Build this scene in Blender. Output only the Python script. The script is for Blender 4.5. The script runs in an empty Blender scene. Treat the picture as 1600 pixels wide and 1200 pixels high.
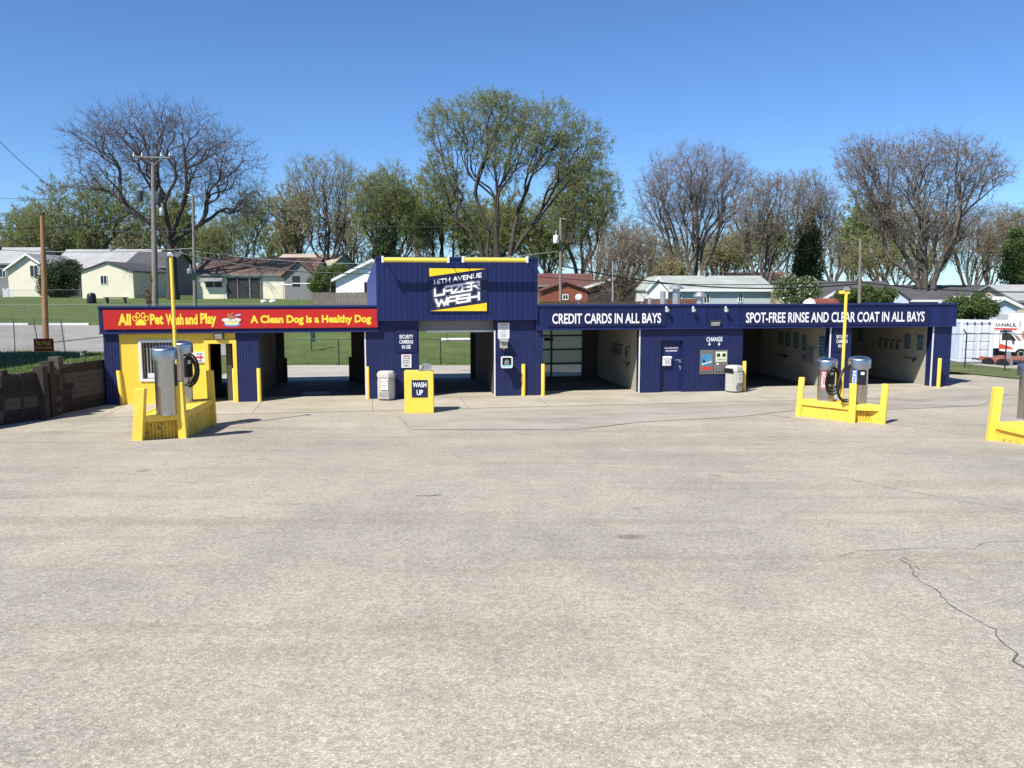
import bpy, math, random
import numpy as np
from mathutils import Matrix, Vector
S = bpy.context.scene
COL = S.collection
R = math.radians
# ---------------------------------------------------------------- camera, sky, sun, exposure
FPX, PITCH = 1300.0, R(6.63)
EYE = Vector((0, 0, 4.2))
cd = bpy.data.cameras.new('camera'); cam = bpy.data.objects.new('camera', cd); COL.objects.link(cam)
cd.sensor_width = 36; cd.lens = 36 * FPX / 1600; cd.clip_start = 0.1; cd.clip_end = 3000
cam.location = EYE; cam.rotation_euler = (math.pi / 2 - PITCH, 0, 0)
S.camera = cam
S.render.resolution_x, S.render.resolution_y = 1024, 768
TH = R(9.858)
TU = Vector((math.cos(TH), math.sin(TH), 0)); TN = Vector((-math.sin(TH), math.cos(TH), 0))
LDIR = (TU * .68 + TN * .52 + Vector((0, 0, -1))).normalized()
w = bpy.data.worlds.new('World'); S.world = w; w.use_nodes = True
nt = w.node_tree
sky = nt.nodes.new('ShaderNodeTexSky'); sky.sky_type = 'NISHITA'; sky.sun_disc = False
sky.sun_elevation = math.asin(-LDIR.z); sky.sun_rotation = math.atan2(-LDIR.x, -LDIR.y)
sky.air_density = 1.0; sky.dust_density = 0.25; sky.ozone_density = 1.6; sky.altitude = 1200
tint = nt.nodes.new('ShaderNodeMix'); tint.data_type = 'RGBA'; tint.blend_type = 'MULTIPLY'; tint.inputs[0].default_value = 1
tint.inputs[7].default_value = (.56, .805, 1.12, 1)
nt.links.new(sky.outputs[0], tint.inputs[6]); nt.links.new(tint.outputs[2], nt.nodes['Background'].inputs[0])
nt.nodes['Background'].inputs[1].default_value = 0.092
sl = bpy.data.lights.new('sun', 'SUN'); sun = bpy.data.objects.new('sun', sl); COL.objects.link(sun)
sl.energy = 4.8; sl.angle = R(0.5); sl.color = (1.0, 0.95, 0.87)
sun.rotation_euler = LDIR.to_track_quat('-Z', 'Y').to_euler(); sun.location = (-40, -30, 60)
S.view_settings.view_transform = 'Standard'; S.view_settings.look = 'None'
S.view_settings.exposure = 0.6; S.view_settings.gamma = 1
# ---------------------------------------------------------------- pixel helpers (turn photo pixels into real points)
_c, _s = math.cos(math.pi / 2 - PITCH), math.sin(math.pi / 2 - PITCH)
def ray(x, y):
    a, b = (x - 800) / FPX, -(y - 600) / FPX
    return Vector((a, _c * b + _s, _s * b - _c))
def lerp(a, b, t): return a + (b - a) * t
def sst(t):
    t = min(1, max(0, t)); return t * t * (3 - 2 * t)
HK = [(-1e9, 0), (43.8, 0), (50, .3), (62, 1.6), (80, 2.45), (95, 2.95), (130, 3.1), (1e9, 3.1)]
def gz(X, Y):                                      # height of the land
    if Y < 25.2:
        t = 25.2 - Y
        return .09 * (t * t / 6 if t < 3 else t - 1.5)
    h = 0
    for (a, b), (c, d) in zip(HK, HK[1:]):
        if a <= Y <= c: h = lerp(b, d, (Y - a) / (c - a)); break
    k = 1 - .62 * sst((X - 4) / 22)
    h *= k
    if X > 14: h -= .35 * sst((X - 14) / 8) * sst((Y - 41) / 6) * (1 - sst((Y - 56) / 14))
    return h
def G(x, y):                                       # pixel -> point on the land
    r = ray(x, y); t0, t1 = 1.0, 1.0
    while t1 < 400:
        P = EYE + r * t1
        if P.z < gz(P.x, P.y): break
        t0 = t1; t1 += .5
    for _ in range(30):
        m = (t0 + t1) / 2; P = EYE + r * m
        if P.z < gz(P.x, P.y): t1 = m
        else: t0 = m
    return EYE + r * t1
def AT(x, y, Y): r = ray(x, y); return EYE + r * (Y / r.y)
FA = Vector((-14.0478, 29.6513, 0))
FAC = Matrix.Translation(FA) @ Matrix.Rotation(TH, 4, 'Z')
def FP(x, y, v=0):                                 # pixel -> (u, z) on the facade plane at depth v
    r = ray(x, y); k = (FA + TN * v - EYE).dot(TN) / r.dot(TN); P = EYE + r * k
    return (P - FA).dot(TU), P.z
def U(x, v=0, y=560): return FP(x, y, v)[0]
# ---------------------------------------------------------------- mesh builder
def wm(o):
    m = o.matrix_basis.copy()
    while o.parent: o = o.parent; m = o.matrix_basis @ m
    return m
class MB:
    def __init__(s, xf=None): s.v = []; s.f = []; s.mi = []; s.xf = xf
    def add(s, vs, fs, m=0):
        b = len(s.v); s.v += [Vector(p) for p in vs]
        for f in fs: s.f.append([b + i for i in f]); s.mi.append(m)
    def box(s, x0, x1, y0, y1, z0, z1, m=0, T=None):
        vs = [Vector((x, y, z)) for z in (z0, z1) for y in (y0, y1) for x in (x0, x1)]
        if T: vs = [T @ p for p in vs]
        s.add(vs, [(0, 2, 3, 1), (4, 5, 7, 6), (0, 1, 5, 4), (2, 6, 7, 3), (0, 4, 6, 2), (1, 3, 7, 5)], m); return s
    def quad(s, a, b, c, d, m=0): s.add([a, b, c, d], [(0, 1, 2, 3)], m); return s
    def tube(s, pts, r, n=8, m=0, cap=True):
        pts = [Vector(p) for p in pts]; k = len(pts)
        rs = r if isinstance(r, (list, tuple)) else [r] * k
        vs = []; up = None
        for i, p in enumerate(pts):
            d = (pts[min(i + 1, k - 1)] - pts[max(i - 1, 0)]).normalized()
            if up is None: up = Vector((0, 0, 1)) if abs(d.z) < .9 else Vector((1, 0, 0))
            a = d.cross(up).normalized(); up = a.cross(d).normalized()
            for j in range(n):
                t = 2 * math.pi * j / n; vs.append(p + (a * math.cos(t) + up * math.sin(t)) * rs[i])
        fs = [(i * n + j, i * n + (j + 1) % n, (i + 1) * n + (j + 1) % n, (i + 1) * n + j) for i in range(k - 1) for j in range(n)]
        if cap: fs += [tuple(range(n))[::-1], tuple((k - 1) * n + j for j in range(n))]
        s.add(vs, fs, m); return s
    def lathe(s, prof, c=(0, 0, 0), n=24, m=0, T=None):
        vs = []; k = len(prof)
        for r_, z in prof:
            for j in range(n):
                t = 2 * math.pi * j / n; p = Vector((r_ * math.cos(t), r_ * math.sin(t), z))
                vs.append((T @ p if T else p) + Vector(c))
        fs = [(i * n + j, i * n + (j + 1) % n, (i + 1) * n + (j + 1) % n, (i + 1) * n + j) for i in range(k - 1) for j in range(n)]
        fs += [tuple(range(n))[::-1], tuple((k - 1) * n + j for j in range(n))]
        s.add(vs, fs, m); return s
    def prism(s, poly, a0, a1, plane='xz', m=0, T=None):
        def mk(p, q): return Vector((p[0], q, p[1])) if plane == 'xz' else (Vector((q, p[0], p[1])) if plane == 'yz' else Vector((p[0], p[1], q)))
        n = len(poly); vs = [mk(p, a0) for p in poly] + [mk(p, a1) for p in poly]
        if T: vs = [T @ p for p in vs]
        s.add(vs, [tuple(range(n)), tuple(range(2 * n - 1, n - 1, -1))] + [(i, i + n, (i + 1) % n + n, (i + 1) % n) for i in range(n)], m); return s
    def build(s, name, mats, parent=None, smooth=False, bevel=0, loc=None, kind=None):
        vs = [s.xf @ p for p in s.v] if s.xf else s.v
        o = bpy.data.objects.new(name, None) if False else None
        if parent is not None:
            inv = wm(parent).inverted(); vs = [inv @ p for p in vs]; L = None
        else:
            if loc is None:
                xs = [p.x for p in vs]; ys = [p.y for p in vs]
                loc = Vector(((min(xs) + max(xs)) / 2, (min(ys) + max(ys)) / 2, min(p.z for p in vs)))
            L = Vector(loc); vs = [p - L for p in vs]
        me = bpy.data.meshes.new(name); me.from_pydata([tuple(p) for p in vs], [], s.f)
        mats = mats if isinstance(mats, (list, tuple)) else [mats]
        for mm in mats: me.materials.append(mm)
        if len(mats) > 1: me.polygons.foreach_set('material_index', s.mi)
        import bmesh
        bm = bmesh.new(); bm.from_mesh(me); bmesh.ops.recalc_face_normals(bm, faces=bm.faces); bm.to_mesh(me); bm.free()
        if smooth:
            me.polygons.foreach_set('use_smooth', [True] * len(me.polygons))
            me.set_sharp_from_angle(angle=R(40))
        o = bpy.data.objects.new(name, me); COL.objects.link(o)
        if parent is not None: o.parent = parent
        else: o.location = L
        if bevel:
            b = o.modifiers.new('bevel', 'BEVEL'); b.width = bevel; b.segments = 2; b.limit_method = 'ANGLE'
        if kind: o['kind'] = kind
        return o
def tag(o, label, cat, group=None):
    o['label'] = label; o['category'] = cat
    if group: o['group'] = group
    return o
def each(boxes, name, m, parent, **k):
    for bx in boxes: MB(FAC).box(*bx).build(name, m, parent, **k)
def thing(name, label, cat, loc=(0, 0, 0), rz=0, group=None):
    o = bpy.data.objects.new(name, None); COL.objects.link(o); o.empty_display_size = .2
    o.location = loc; o.rotation_euler = (0, 0, rz)
    o.matrix_basis = Matrix.Translation(Vector(loc)) @ Matrix.Rotation(rz, 4, 'Z')
    return tag(o, label, cat, group)
def fthing(name, label, cat, u, z, v=0, group=None): return thing(name, label, cat, FAC @ Vector((u, v, z)), TH, group)
def dup(root, loc, rz, label, group=None):
    r = root.copy(); COL.objects.link(r)
    r.matrix_basis = Matrix.Translation(Vector(loc)) @ Matrix.Rotation(rz, 4, 'Z'); r['label'] = label
    if group: r['group'] = group
    for ch in list(root.children):
        c = ch.copy(); COL.objects.link(c); c.parent = r
        for g in ch.children:
            d = g.copy(); COL.objects.link(d); d.parent = c
    return r
# ---------------------------------------------------------------- materials
def mat(name, col, rough=.75, metal=0, var=.12, scale=2.0, bump=0, bscale=30, stretch=None, spec=.4, col2=None, world=False):
    m = bpy.data.materials.new(name); m.use_nodes = True; N = m.node_tree.nodes; L = m.node_tree.links
    b = N['Principled BSDF']; b.inputs['Roughness'].default_value = rough; b.inputs['Metallic'].default_value = metal
    b.inputs['Specular IOR Level'].default_value = spec
    tc = N.new('ShaderNodeTexCoord'); mp = N.new('ShaderNodeMapping')
    if world:
        ge = N.new('ShaderNodeNewGeometry'); L.new(ge.outputs['Position'], mp.inputs[0])
    else: L.new(tc.outputs['Object'], mp.inputs[0])
    if stretch: mp.inputs['Scale'].default_value = stretch
    n1 = N.new('ShaderNodeTexNoise'); n1.inputs['Scale'].default_value = scale; n1.inputs['Detail'].default_value = 6
    n1.inputs['Roughness'].default_value = .65; L.new(mp.outputs[0], n1.inputs[0])
    cr = N.new('ShaderNodeValToRGB'); cr.color_ramp.elements[0].position = .3; cr.color_ramp.elements[1].position = .7
    c2 = col2 if col2 else [min(1, c * (1 + var)) for c in col]; c1 = [c * (1 - var) for c in col] if not col2 else col
    cr.color_ramp.elements[0].color = (*c1, 1); cr.color_ramp.elements[1].color = (*c2, 1)
    L.new(n1.outputs[0], cr.inputs[0]); L.new(cr.outputs[0], b.inputs['Base Color'])
    if bump:
        n2 = N.new('ShaderNodeTexNoise'); n2.inputs['Scale'].default_value = bscale; n2.inputs['Detail'].default_value = 4
        L.new(mp.outputs[0], n2.inputs[0])
        bp = N.new('ShaderNodeBump'); bp.inputs['Strength'].default_value = bump; bp.inputs['Distance'].default_value = .02
        L.new(n2.outputs[0], bp.inputs['Height']); L.new(bp.outputs[0], b.inputs['Normal'])
    return m
def stripes(m, axis, per, depth=.01, strength=.8, prof='SIN'):
    """horizontal or vertical ribs as a bump on a material"""
    N = m.node_tree.nodes; L = m.node_tree.links; b = N['Principled BSDF']
    tc = N.new('ShaderNodeTexCoord'); wv = N.new('ShaderNodeTexWave'); wv.wave_type = 'BANDS'; wv.bands_direction = axis; wv.wave_profile = prof
    wv.inputs['Scale'].default_value = 2 * math.pi / per / 20.0; L.new(tc.outputs['Object'], wv.inputs[0])
    wv.inputs['Distortion'].default_value = .0
    bp = N.new('ShaderNodeBump'); bp.inputs['Strength'].default_value = strength; bp.inputs['Distance'].default_value = depth
    L.new(wv.outputs['Fac'], bp.inputs['Height'])
    if b.inputs['Normal'].is_linked: L.new(b.inputs['Normal'].links[0].from_socket, bp.inputs['Normal'])
    L.new(bp.outputs[0], b.inputs['Normal']); return m
def blockmat(name, col, split=True):
    """painted split-rib concrete block: courses, joints and vertical broken ribs"""
    m = mat(name, col, .55, var=.16, scale=1.3, bump=.5, bscale=14)
    N = m.node_tree.nodes; L = m.node_tree.links; b = N['Principled BSDF']
    tc = N.new('ShaderNodeTexCoord'); sx = N.new('ShaderNodeSeparateXYZ'); cx = N.new('ShaderNodeCombineXYZ')
    L.new(tc.outputs['Object'], sx.inputs[0]); L.new(sx.outputs[0], cx.inputs[0]); L.new(sx.outputs[2], cx.inputs[1])
    bk = N.new('ShaderNodeTexBrick'); bk.inputs['Scale'].default_value = 1; bk.inputs['Brick Width'].default_value = .4; bk.inputs['Row Height'].default_value = .2
    bk.inputs['Mortar Size'].default_value = .012; bk.inputs['Color1'].default_value = (1, 1, 1, 1); bk.inputs['Color2'].default_value = (.8, .8, .8, 1); bk.inputs['Mortar'].default_value = (0, 0, 0, 1)
    L.new(cx.outputs[0], bk.inputs[0])
    h = bk.outputs['Color']
    if split:
        wv = N.new('ShaderNodeTexWave'); wv.bands_direction = 'X'; wv.inputs['Scale'].default_value = 2 * math.pi / .1 / 20
        wv.inputs['Distortion'].default_value = 1.2; wv.inputs['Detail'].default_value = 3; wv.inputs['Detail Scale'].default_value = 6
        L.new(cx.outputs[0], wv.inputs[0])
        mx = N.new('ShaderNodeMath'); mx.operation = 'MULTIPLY_ADD'; mx.inputs[1].default_value = .8
        sc = N.new('ShaderNodeMath'); sc.operation = 'MULTIPLY'; sc.inputs[1].default_value = .18; L.new(bk.outputs['Color'], sc.inputs[0])
        L.new(wv.outputs['Fac'], mx.inputs[0]); L.new(sc.outputs[0], mx.inputs[2]); h = mx.outputs[0]
    bp = N.new('ShaderNodeBump'); bp.inputs['Strength'].default_value = .6; bp.inputs['Distance'].default_value = .02
    L.new(h, bp.inputs['Height']); L.new(b.inputs['Normal'].links[0].from_socket, bp.inputs['Normal']); L.new(bp.outputs[0], b.inputs['Normal'])
    return m
BLUE = (.0072, .0162, .087)
YEL = (.87, .59, .062)
m_blue = mat('blue_painted_metal', BLUE, .5, var=.22, scale=1.6, bump=.08, bscale=5, stretch=(2, 2, .25))
m_block = blockmat('blue_split_block', (.0075, .0145, .076))
m_yblock = mat('yellow_wall_paint', YEL, .55, var=.05, scale=1.2, bump=.15, bscale=12)
m_yel = mat('yellow_paint', (.89, .605, .078), .5, var=.06, scale=2.5, bump=.12, bscale=18)
m_yelworn = mat('yellow_worn_paint', (.82, .54, .065), .6, var=.12, scale=6, bump=.3, bscale=25)
m_redsign = mat('red_sign_panel', (.50, .018, .014), .45, var=.05, scale=.4)
m_yletter = mat('yellow_lettering', (.95, .68, .05), .5, var=.02)
m_white = mat('white_paint', (.72, .72, .70), .5, var=.03, scale=3)
m_letter = mat('white_lettering', (.86, .86, .86), .5, var=.01)
m_signblue = mat('dark_blue_panel', (.007, .012, .062), .5, var=.05)
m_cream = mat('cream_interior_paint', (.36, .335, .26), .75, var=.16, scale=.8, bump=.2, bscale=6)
m_greywall = mat('dim_grey_wall', (.075, .068, .058), .85, var=.2, scale=.8)  # grey lowered to carry the shade of the bay interiors
m_steel = mat('stainless_steel', (.50, .50, .495), .3, 1.0, var=.08, scale=3, stretch=(12, 12, .4))
_N = m_steel.node_tree; _t = _N.nodes.new('ShaderNodeTangent'); _t.direction_type = 'RADIAL'; _t.axis = 'Z'
_N.links.new(_t.outputs[0], _N.nodes['Principled BSDF'].inputs['Tangent']); _N.nodes['Principled BSDF'].inputs['Anisotropic'].default_value = .6
m_dkmetal = mat('dark_metal', (.05, .05, .055), .5, .3)
m_galv = mat('galvanised_metal', (.45, .47, .48), .45, .7, var=.15)
m_rubber = mat('black_rubber', (.012, .012, .013), .45)
m_black = mat('black_plastic', (.015, .015, .018), .4)
m_grey = mat('grey_panel', (.22, .22, .23), .5, var=.08)
m_bin = mat('pebble_bin', (.42, .40, .355), .8, var=.2, scale=40, bump=.3, bscale=60)
m_red = mat('red_paint', (.60, .04, .04), .5, var=.05)
m_pink = mat('faded_red_label', (.72, .14, .16), .5, var=.05)
m_blab = mat('blue_label', (.09, .22, .60), .5, var=.08)
m_teal = mat('teal_poster', (.06, .14, .17), .5, var=.5, scale=9)
m_darkprint = mat('dark_print', (.03, .03, .04), .6)
def glassmat(name, col, rough=.08):
    m = mat(name, col, rough, var=.1, spec=.6); return m
m_pane = glassmat('dark_window_glass', (.02, .025, .03))
def thinglass(name, a, col=(.75, .8, .78)):
    m = bpy.data.materials.new(name); m.use_nodes = True; N = m.node_tree.nodes; L = m.node_tree.links
    N.remove(N['Principled BSDF']); d = N.new('ShaderNodeBsdfDiffuse'); d.inputs[0].default_value = (*col, 1)
    tl = N.new('ShaderNodeBsdfTranslucent'); tl.inputs[0].default_value = (*col, 1); ad = N.new('ShaderNodeMixShader')
    t = N.new('ShaderNodeBsdfTransparent'); t.inputs[0].default_value = (.9, .93, .9, 1); mx = N.new('ShaderNodeMixShader'); mx.inputs[0].default_value = a
    L.new(d.outputs[0], ad.inputs[1]); L.new(tl.outputs[0], ad.inputs[2]); L.new(t.outputs[0], mx.inputs[1]); L.new(ad.outputs[0], mx.inputs[2])
    L.new(mx.outputs[0], N['Material Output'].inputs[0]); return m
m_doorglass = thinglass('frosted_door_panel', .62, (.62, .63, .58))
def linkmat(name, per, col, thick=.16):
    """chain-link: a diamond net of wire, holes really open"""
    m = bpy.data.materials.new(name); m.use_nodes = True; N = m.node_tree.nodes; L = m.node_tree.links
    b = N['Principled BSDF']; b.inputs['Base Color'].default_value = (*col, 1); b.inputs['Metallic'].default_value = .5; b.inputs['Roughness'].default_value = .5
    tc = N.new('ShaderNodeTexCoord'); sx = N.new('ShaderNodeSeparateXYZ'); L.new(tc.outputs['Object'], sx.inputs[0])
    outs = []
    for sg in (1, -1):
        a = N.new('ShaderNodeMath'); a.operation = 'MULTIPLY_ADD'; a.inputs[1].default_value = sg; L.new(sx.outputs[2], a.inputs[0]); L.new(sx.outputs[0], a.inputs[2])
        p = N.new('ShaderNodeMath'); p.operation = 'PINGPONG'; p.inputs[1].default_value = per; L.new(a.outputs[0], p.inputs[0])
        c = N.new('ShaderNodeMath'); c.operation = 'LESS_THAN'; c.inputs[1].default_value = per * thick; L.new(p.outputs[0], c.inputs[0]); outs.append(c)
    mxm = N.new('ShaderNodeMath'); mxm.operation = 'MAXIMUM'; L.new(outs[0].outputs[0], mxm.inputs[0]); L.new(outs[1].outputs[0], mxm.inputs[1])
    L.new(mxm.outputs[0], b.inputs['Alpha']); return m
m_link = linkmat('chain_link_net', .07, (.10, .10, .10), .08); m_link2 = linkmat('thin_chain_link_net', .06, (.10, .10, .10), .035)
m_dgalv = mat('dull_galvanised', (.22, .23, .23), .7, .2)
def wear(m, thr, col, sc=9):
    N = m.node_tree.nodes; L = m.node_tree.links; b = N['Principled BSDF']; tc = N.new('ShaderNodeTexCoord'); n = N.new('ShaderNodeTexNoise'); n.inputs['Scale'].default_value = sc; n.inputs['Detail'].default_value = 8; n.inputs['Roughness'].default_value = .7
    L.new(tc.outputs['Object'], n.inputs[0]); r_ = N.new('ShaderNodeValToRGB'); r_.color_ramp.elements[0].position = thr; r_.color_ramp.elements[1].position = thr + .03; L.new(n.outputs[0], r_.inputs[0])
    x = N.new('ShaderNodeMix'); x.data_type = 'RGBA'; L.new(r_.outputs[0], x.inputs[0]); L.new(b.inputs['Base Color'].links[0].from_socket, x.inputs[6]); x.inputs[7].default_value = (*col, 1); L.new(x.outputs[2], b.inputs['Base Color'])
wear(m_yel, .65, (.45, .30, .08)); wear(m_yelworn, .585, (.22, .17, .10), 7)
# asphalt: worn, aggregate showing
def asphalt():
    m = bpy.data.materials.new('worn_asphalt'); m.use_nodes = True; N = m.node_tree.nodes; L = m.node_tree.links; b = N['Principled BSDF']
    b.inputs['Roughness'].default_value = .9; b.inputs['Specular IOR Level'].default_value = .25
    ge = N.new('ShaderNodeNewGeometry')
    def noise(sc, det=4, ro=.6, dim=None):
        n = N.new('ShaderNodeTexNoise'); n.inputs['Scale'].default_value = sc; n.inputs['Detail'].default_value = det; n.inputs['Roughness'].default_value = ro; L.new(ge.outputs['Position'], n.inputs[0]); return n
    def ramp(src, p0, p1, c0, c1):
        r_ = N.new('ShaderNodeValToRGB'); e = r_.color_ramp.elements; e[0].position = p0; e[1].position = p1; e[0].color = (*c0, 1); e[1].color = (*c1, 1); L.new(src, r_.inputs[0]); return r_
    def mul(a, b_, f=1.0, op='MULTIPLY'):
        x = N.new('ShaderNodeMix'); x.data_type = 'RGBA'; x.blend_type = op; x.inputs[0].default_value = f; L.new(a, x.inputs[6]); L.new(b_, x.inputs[7]); return x.outputs[2]
    v = N.new('ShaderNodeTexVoronoi'); v.inputs['Scale'].default_value = 105; L.new(ge.outputs['Position'], v.inputs[0])
    sv = N.new('ShaderNodeSeparateColor'); L.new(v.outputs['Color'], sv.inputs[0])
    st = ramp(sv.outputs[0], .0, 1.0, (.255, .229, .182), (.61, .553, .45))
    e = st.color_ramp.elements.new(.30); e.color = (.345, .315, .255, 1)
    e = st.color_ramp.elements.new(.84); e.color = (.412, .376, .307, 1)
    v2 = N.new('ShaderNodeTexVoronoi'); v2.inputs['Scale'].default_value = 26; L.new(ge.outputs['Position'], v2.inputs[0])
    sv2 = N.new('ShaderNodeSeparateColor'); L.new(v2.outputs['Color'], sv2.inputs[0])
    c = mul(st.outputs[0], ramp(sv2.outputs[1], 0, 1, (.86, .86, .86), (1.14, 1.14, 1.14)).outputs[0])
    big = ramp(noise(.22, 6, .62).outputs[0], .32, .68, (.82, .815, .80), (1.12, 1.11, 1.08)); c = mul(c, big.outputs[0])
    mid = ramp(noise(1.7, 5, .7).outputs[0], .3, .7, (.90, .90, .90), (1.08, 1.08, 1.08)); c = mul(c, mid.outputs[0])
    mps = N.new('ShaderNodeMapping'); mps.inputs['Scale'].default_value = (.22, 1.3, 1); L.new(ge.outputs['Position'], mps.inputs[0])
    ns = N.new('ShaderNodeTexNoise'); ns.inputs['Scale'].default_value = .8; ns.inputs['Detail'].default_value = 7; ns.inputs['Roughness'].default_value = .75; L.new(mps.outputs[0], ns.inputs[0])
    stain = ramp(ns.outputs[0], .60, .74, (1, 1, 1), (.66, .63, .60)); c = mul(c, stain.outputs[0])
    oil = ramp(noise(.9, 3, .5).outputs[0], .70, .76, (1, 1, 1), (.62, .60, .57)); c = mul(c, oil.outputs[0])
    mpt = N.new('ShaderNodeMapping'); mpt.inputs['Rotation'].default_value = (0, 0, .5); mpt.inputs['Scale'].default_value = (.10, 1.0, 1); L.new(ge.outputs['Position'], mpt.inputs[0])
    ntk = N.new('ShaderNodeTexNoise'); ntk.inputs['Scale'].default_value = 1.1; ntk.inputs['Detail'].default_value = 3; L.new(mpt.outputs[0], ntk.inputs[0])
    trk = ramp(ntk.outputs[0], .50, .72, (1, 1, 1), (.84, .825, .80)); c = mul(c, trk.outputs[0])
    L.new(c, b.inputs['Base Color'])
    bp = N.new('ShaderNodeBump'); bp.inputs['Strength'].default_value = .4; bp.inputs['Distance'].default_value = .005; L.new(v.outputs['Distance'], bp.inputs['Height']); L.new(bp.outputs[0], b.inputs['Normal'])
    return m
m_asph = asphalt()
def concrete(name, c0, c1, st=.7):
    m = mat(name, c0, .88, col2=c1, scale=.8, bump=.15, bscale=40, world=True)
    N = m.node_tree.nodes; L = m.node_tree.links; b = N['Principled BSDF']; ge = N.new('ShaderNodeNewGeometry')
    mp = N.new('ShaderNodeMapping'); mp.inputs['Scale'].default_value = (.35, 1.2, 1); L.new(ge.outputs['Position'], mp.inputs[0])
    n = N.new('ShaderNodeTexNoise'); n.inputs['Scale'].default_value = .55; n.inputs['Detail'].default_value = 8; n.inputs['Roughness'].default_value = .7; L.new(mp.outputs[0], n.inputs[0])
    r_ = N.new('ShaderNodeValToRGB'); r_.color_ramp.elements[0].position = .47; r_.color_ramp.elements[1].position = .72
    r_.color_ramp.elements[0].color = (1, 1, 1, 1); r_.color_ramp.elements[1].color = (st, st * .96, st * .9, 1); L.new(n.outputs[0], r_.inputs[0])
    x = N.new('ShaderNodeMix'); x.data_type = 'RGBA'; x.blend_type = 'MULTIPLY'; x.inputs[0].default_value = 1
    L.new(b.inputs['Base Color'].links[0].from_socket, x.inputs[6]); L.new(r_.outputs[0], x.inputs[7]); L.new(x.outputs[2], b.inputs['Base Color']); return m
m_conc = concrete('stained_concrete', (.36, .32, .24), (.45, .41, .32))
m_conc2 = concrete('pale_concrete', (.35, .325, .275), (.43, .405, .355))
m_floor = concrete('shade_painted_floor', (.06, .06, .065), (.11, .11, .11))  # concrete painted dark to stand in for the shade inside the bays
m_road = concrete('pale_road_surface', (.235, .225, .205), (.29, .28, .255), .8)
m_grass = mat('lawn_green', (.052, .088, .016), .9, col2=(.10, .135, .032), scale=.6, bump=.5, bscale=9, world=True)
m_blade = mat('grass_blade', (.06, .115, .018), .7, col2=(.12, .18, .04), scale=.6, world=True)
m_dirt = mat('dry_ground', (.16, .13, .09), .95, col2=(.24, .20, .15), scale=.8, bump=.4, bscale=8, world=True)
# ---------------------------------------------------------------- ground, lot, drives
def sheet(name, xs, ys, off, m, keep=None, kind='structure', zf=None):
    mb = MB(); ix = {}
    zf = zf or gz
    for j, y in enumerate(ys):
        for i, x in enumerate(xs): ix[i, j] = len(mb.v); mb.v.append(Vector((x, y, zf(x, y) + off(x, y))))
    for j in range(len(ys) - 1):
        for i in range(len(xs) - 1):
            if keep is None or keep((xs[i] + xs[i + 1]) / 2, (ys[j] + ys[j + 1]) / 2):
                mb.f.append([ix[i, j], ix[i + 1, j], ix[i + 1, j + 1], ix[i, j + 1]]); mb.mi.append(0)
    return mb.build(name, m, loc=(0, 0, 0), kind=kind, smooth=True)
def rng_(a, b, n): return [a + (b - a) * i / n for i in range(n + 1)]
gx = [-900, -500, -300, -200, -140, -110] + rng_(-90, 90, 90) + [110, 140, 200, 300, 500, 900]
gy = [-60, -20] + rng_(-12, 24, 24)[0:] + rng_(25, 140, 115) + [150, 170, 200, 260, 350, 500, 800, 1300]
sheet('ground', gx, gy, lambda x, y: -.07 if (y < 45.5 and -62 < x < 75) else 0, m_grass)
sheet('parking_lot', rng_(-60, 72, 66), rng_(-12, 40, 52), lambda x, y: 0, m_asph)
mb = MB(FAC); mb.box(-.6, 34.2, -3.05, 1.25, -.1, .008); apron = mb.build('concrete_apron', m_conc, kind='structure')
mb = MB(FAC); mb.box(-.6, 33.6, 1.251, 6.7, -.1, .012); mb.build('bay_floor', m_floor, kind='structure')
mb = MB(FAC); mb.box(-4, 60, 6.7, 9.0, -.1, .010); mb.build('rear_drive', m_conc2, kind='structure')
sheet('rear_pavement', rng_(-14, 17, 31), rng_(37.5, 44.6, 7), lambda x, y: .005 + .0, m_conc2)
sheet('side_street', rng_(-110, 12, 61), rng_(48.5, 60.5, 12), lambda x, y: .03, m_road, keep=lambda x, y: x < -15)
mb = MB()
for i in range(22):
    x0 = -100 + i * 4.4
    mb.box(x0, x0 + 3.2, 60.6, 60.9, gz(x0, 60.6) - .1, gz(x0, 60.6) + .16)
mb.build('kerb', m_white, kind='structure')
# joints and cracks in the paving (dark open gaps, seen as thin strips)
m_crack = mat('crack_dark', (.15, .13, .105), .95, var=.5, scale=6)
mb = MB()
def strip(px, wid, seed=0, jit=0, lift=.006, step=.35):
    rn = random.Random(seed); P = [G(*p) for p in px]; Q = []
    for a, b in zip(P, P[1:]):
        n = max(1, int((b - a).length / step))
        for i in range(n):
            q = a.lerp(b, i / n)
            if jit and i: q += Vector((rn.uniform(-jit, jit), rn.uniform(-jit, jit), 0))
            Q.append(q)
    Q.append(P[-1])
    for i in range(len(Q) - 1):
        d = (Q[i + 1] - Q[i]); d.z = 0
        if d.length < 1e-4: continue
        n_ = Vector((-d.y, d.x, 0)).normalized()
        w0 = wid * (rn.uniform(.4, 1.3) if jit else 1); w1 = w0
        a, b = Q[i].copy(), Q[i + 1].copy()
        for q in (a, b): q.z = gz(q.x, q.y) + lift + (i % 2) * .0012
        mb.quad(a - n_ * w0, b - n_ * w1, b + n_ * w1, a + n_ * w0)
strip([(1408, 872), (1428, 893), (1425, 898), (1450, 915), (1478, 938), (1500, 955), (1520, 966), (1545, 980), (1556, 984), (1556, 994), (1570, 1008), (1590, 1022), (1582, 1034), (1620, 1060)], .0055, 1, .035, step=.12)
strip([(1312, 870), (1342, 861), (1400, 859), (1440, 857), (1500, 858), (1520, 860), (1534, 850), (1550, 847), (1600, 846)], .004, 2, .03, step=.15)
strip([(1410, 870), (1428, 880), (1436, 890)], .004, 3, .02, step=.12)
strip([(650, 775), (672, 775), (690, 773)], .014, 5, .05, step=.2)
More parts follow.
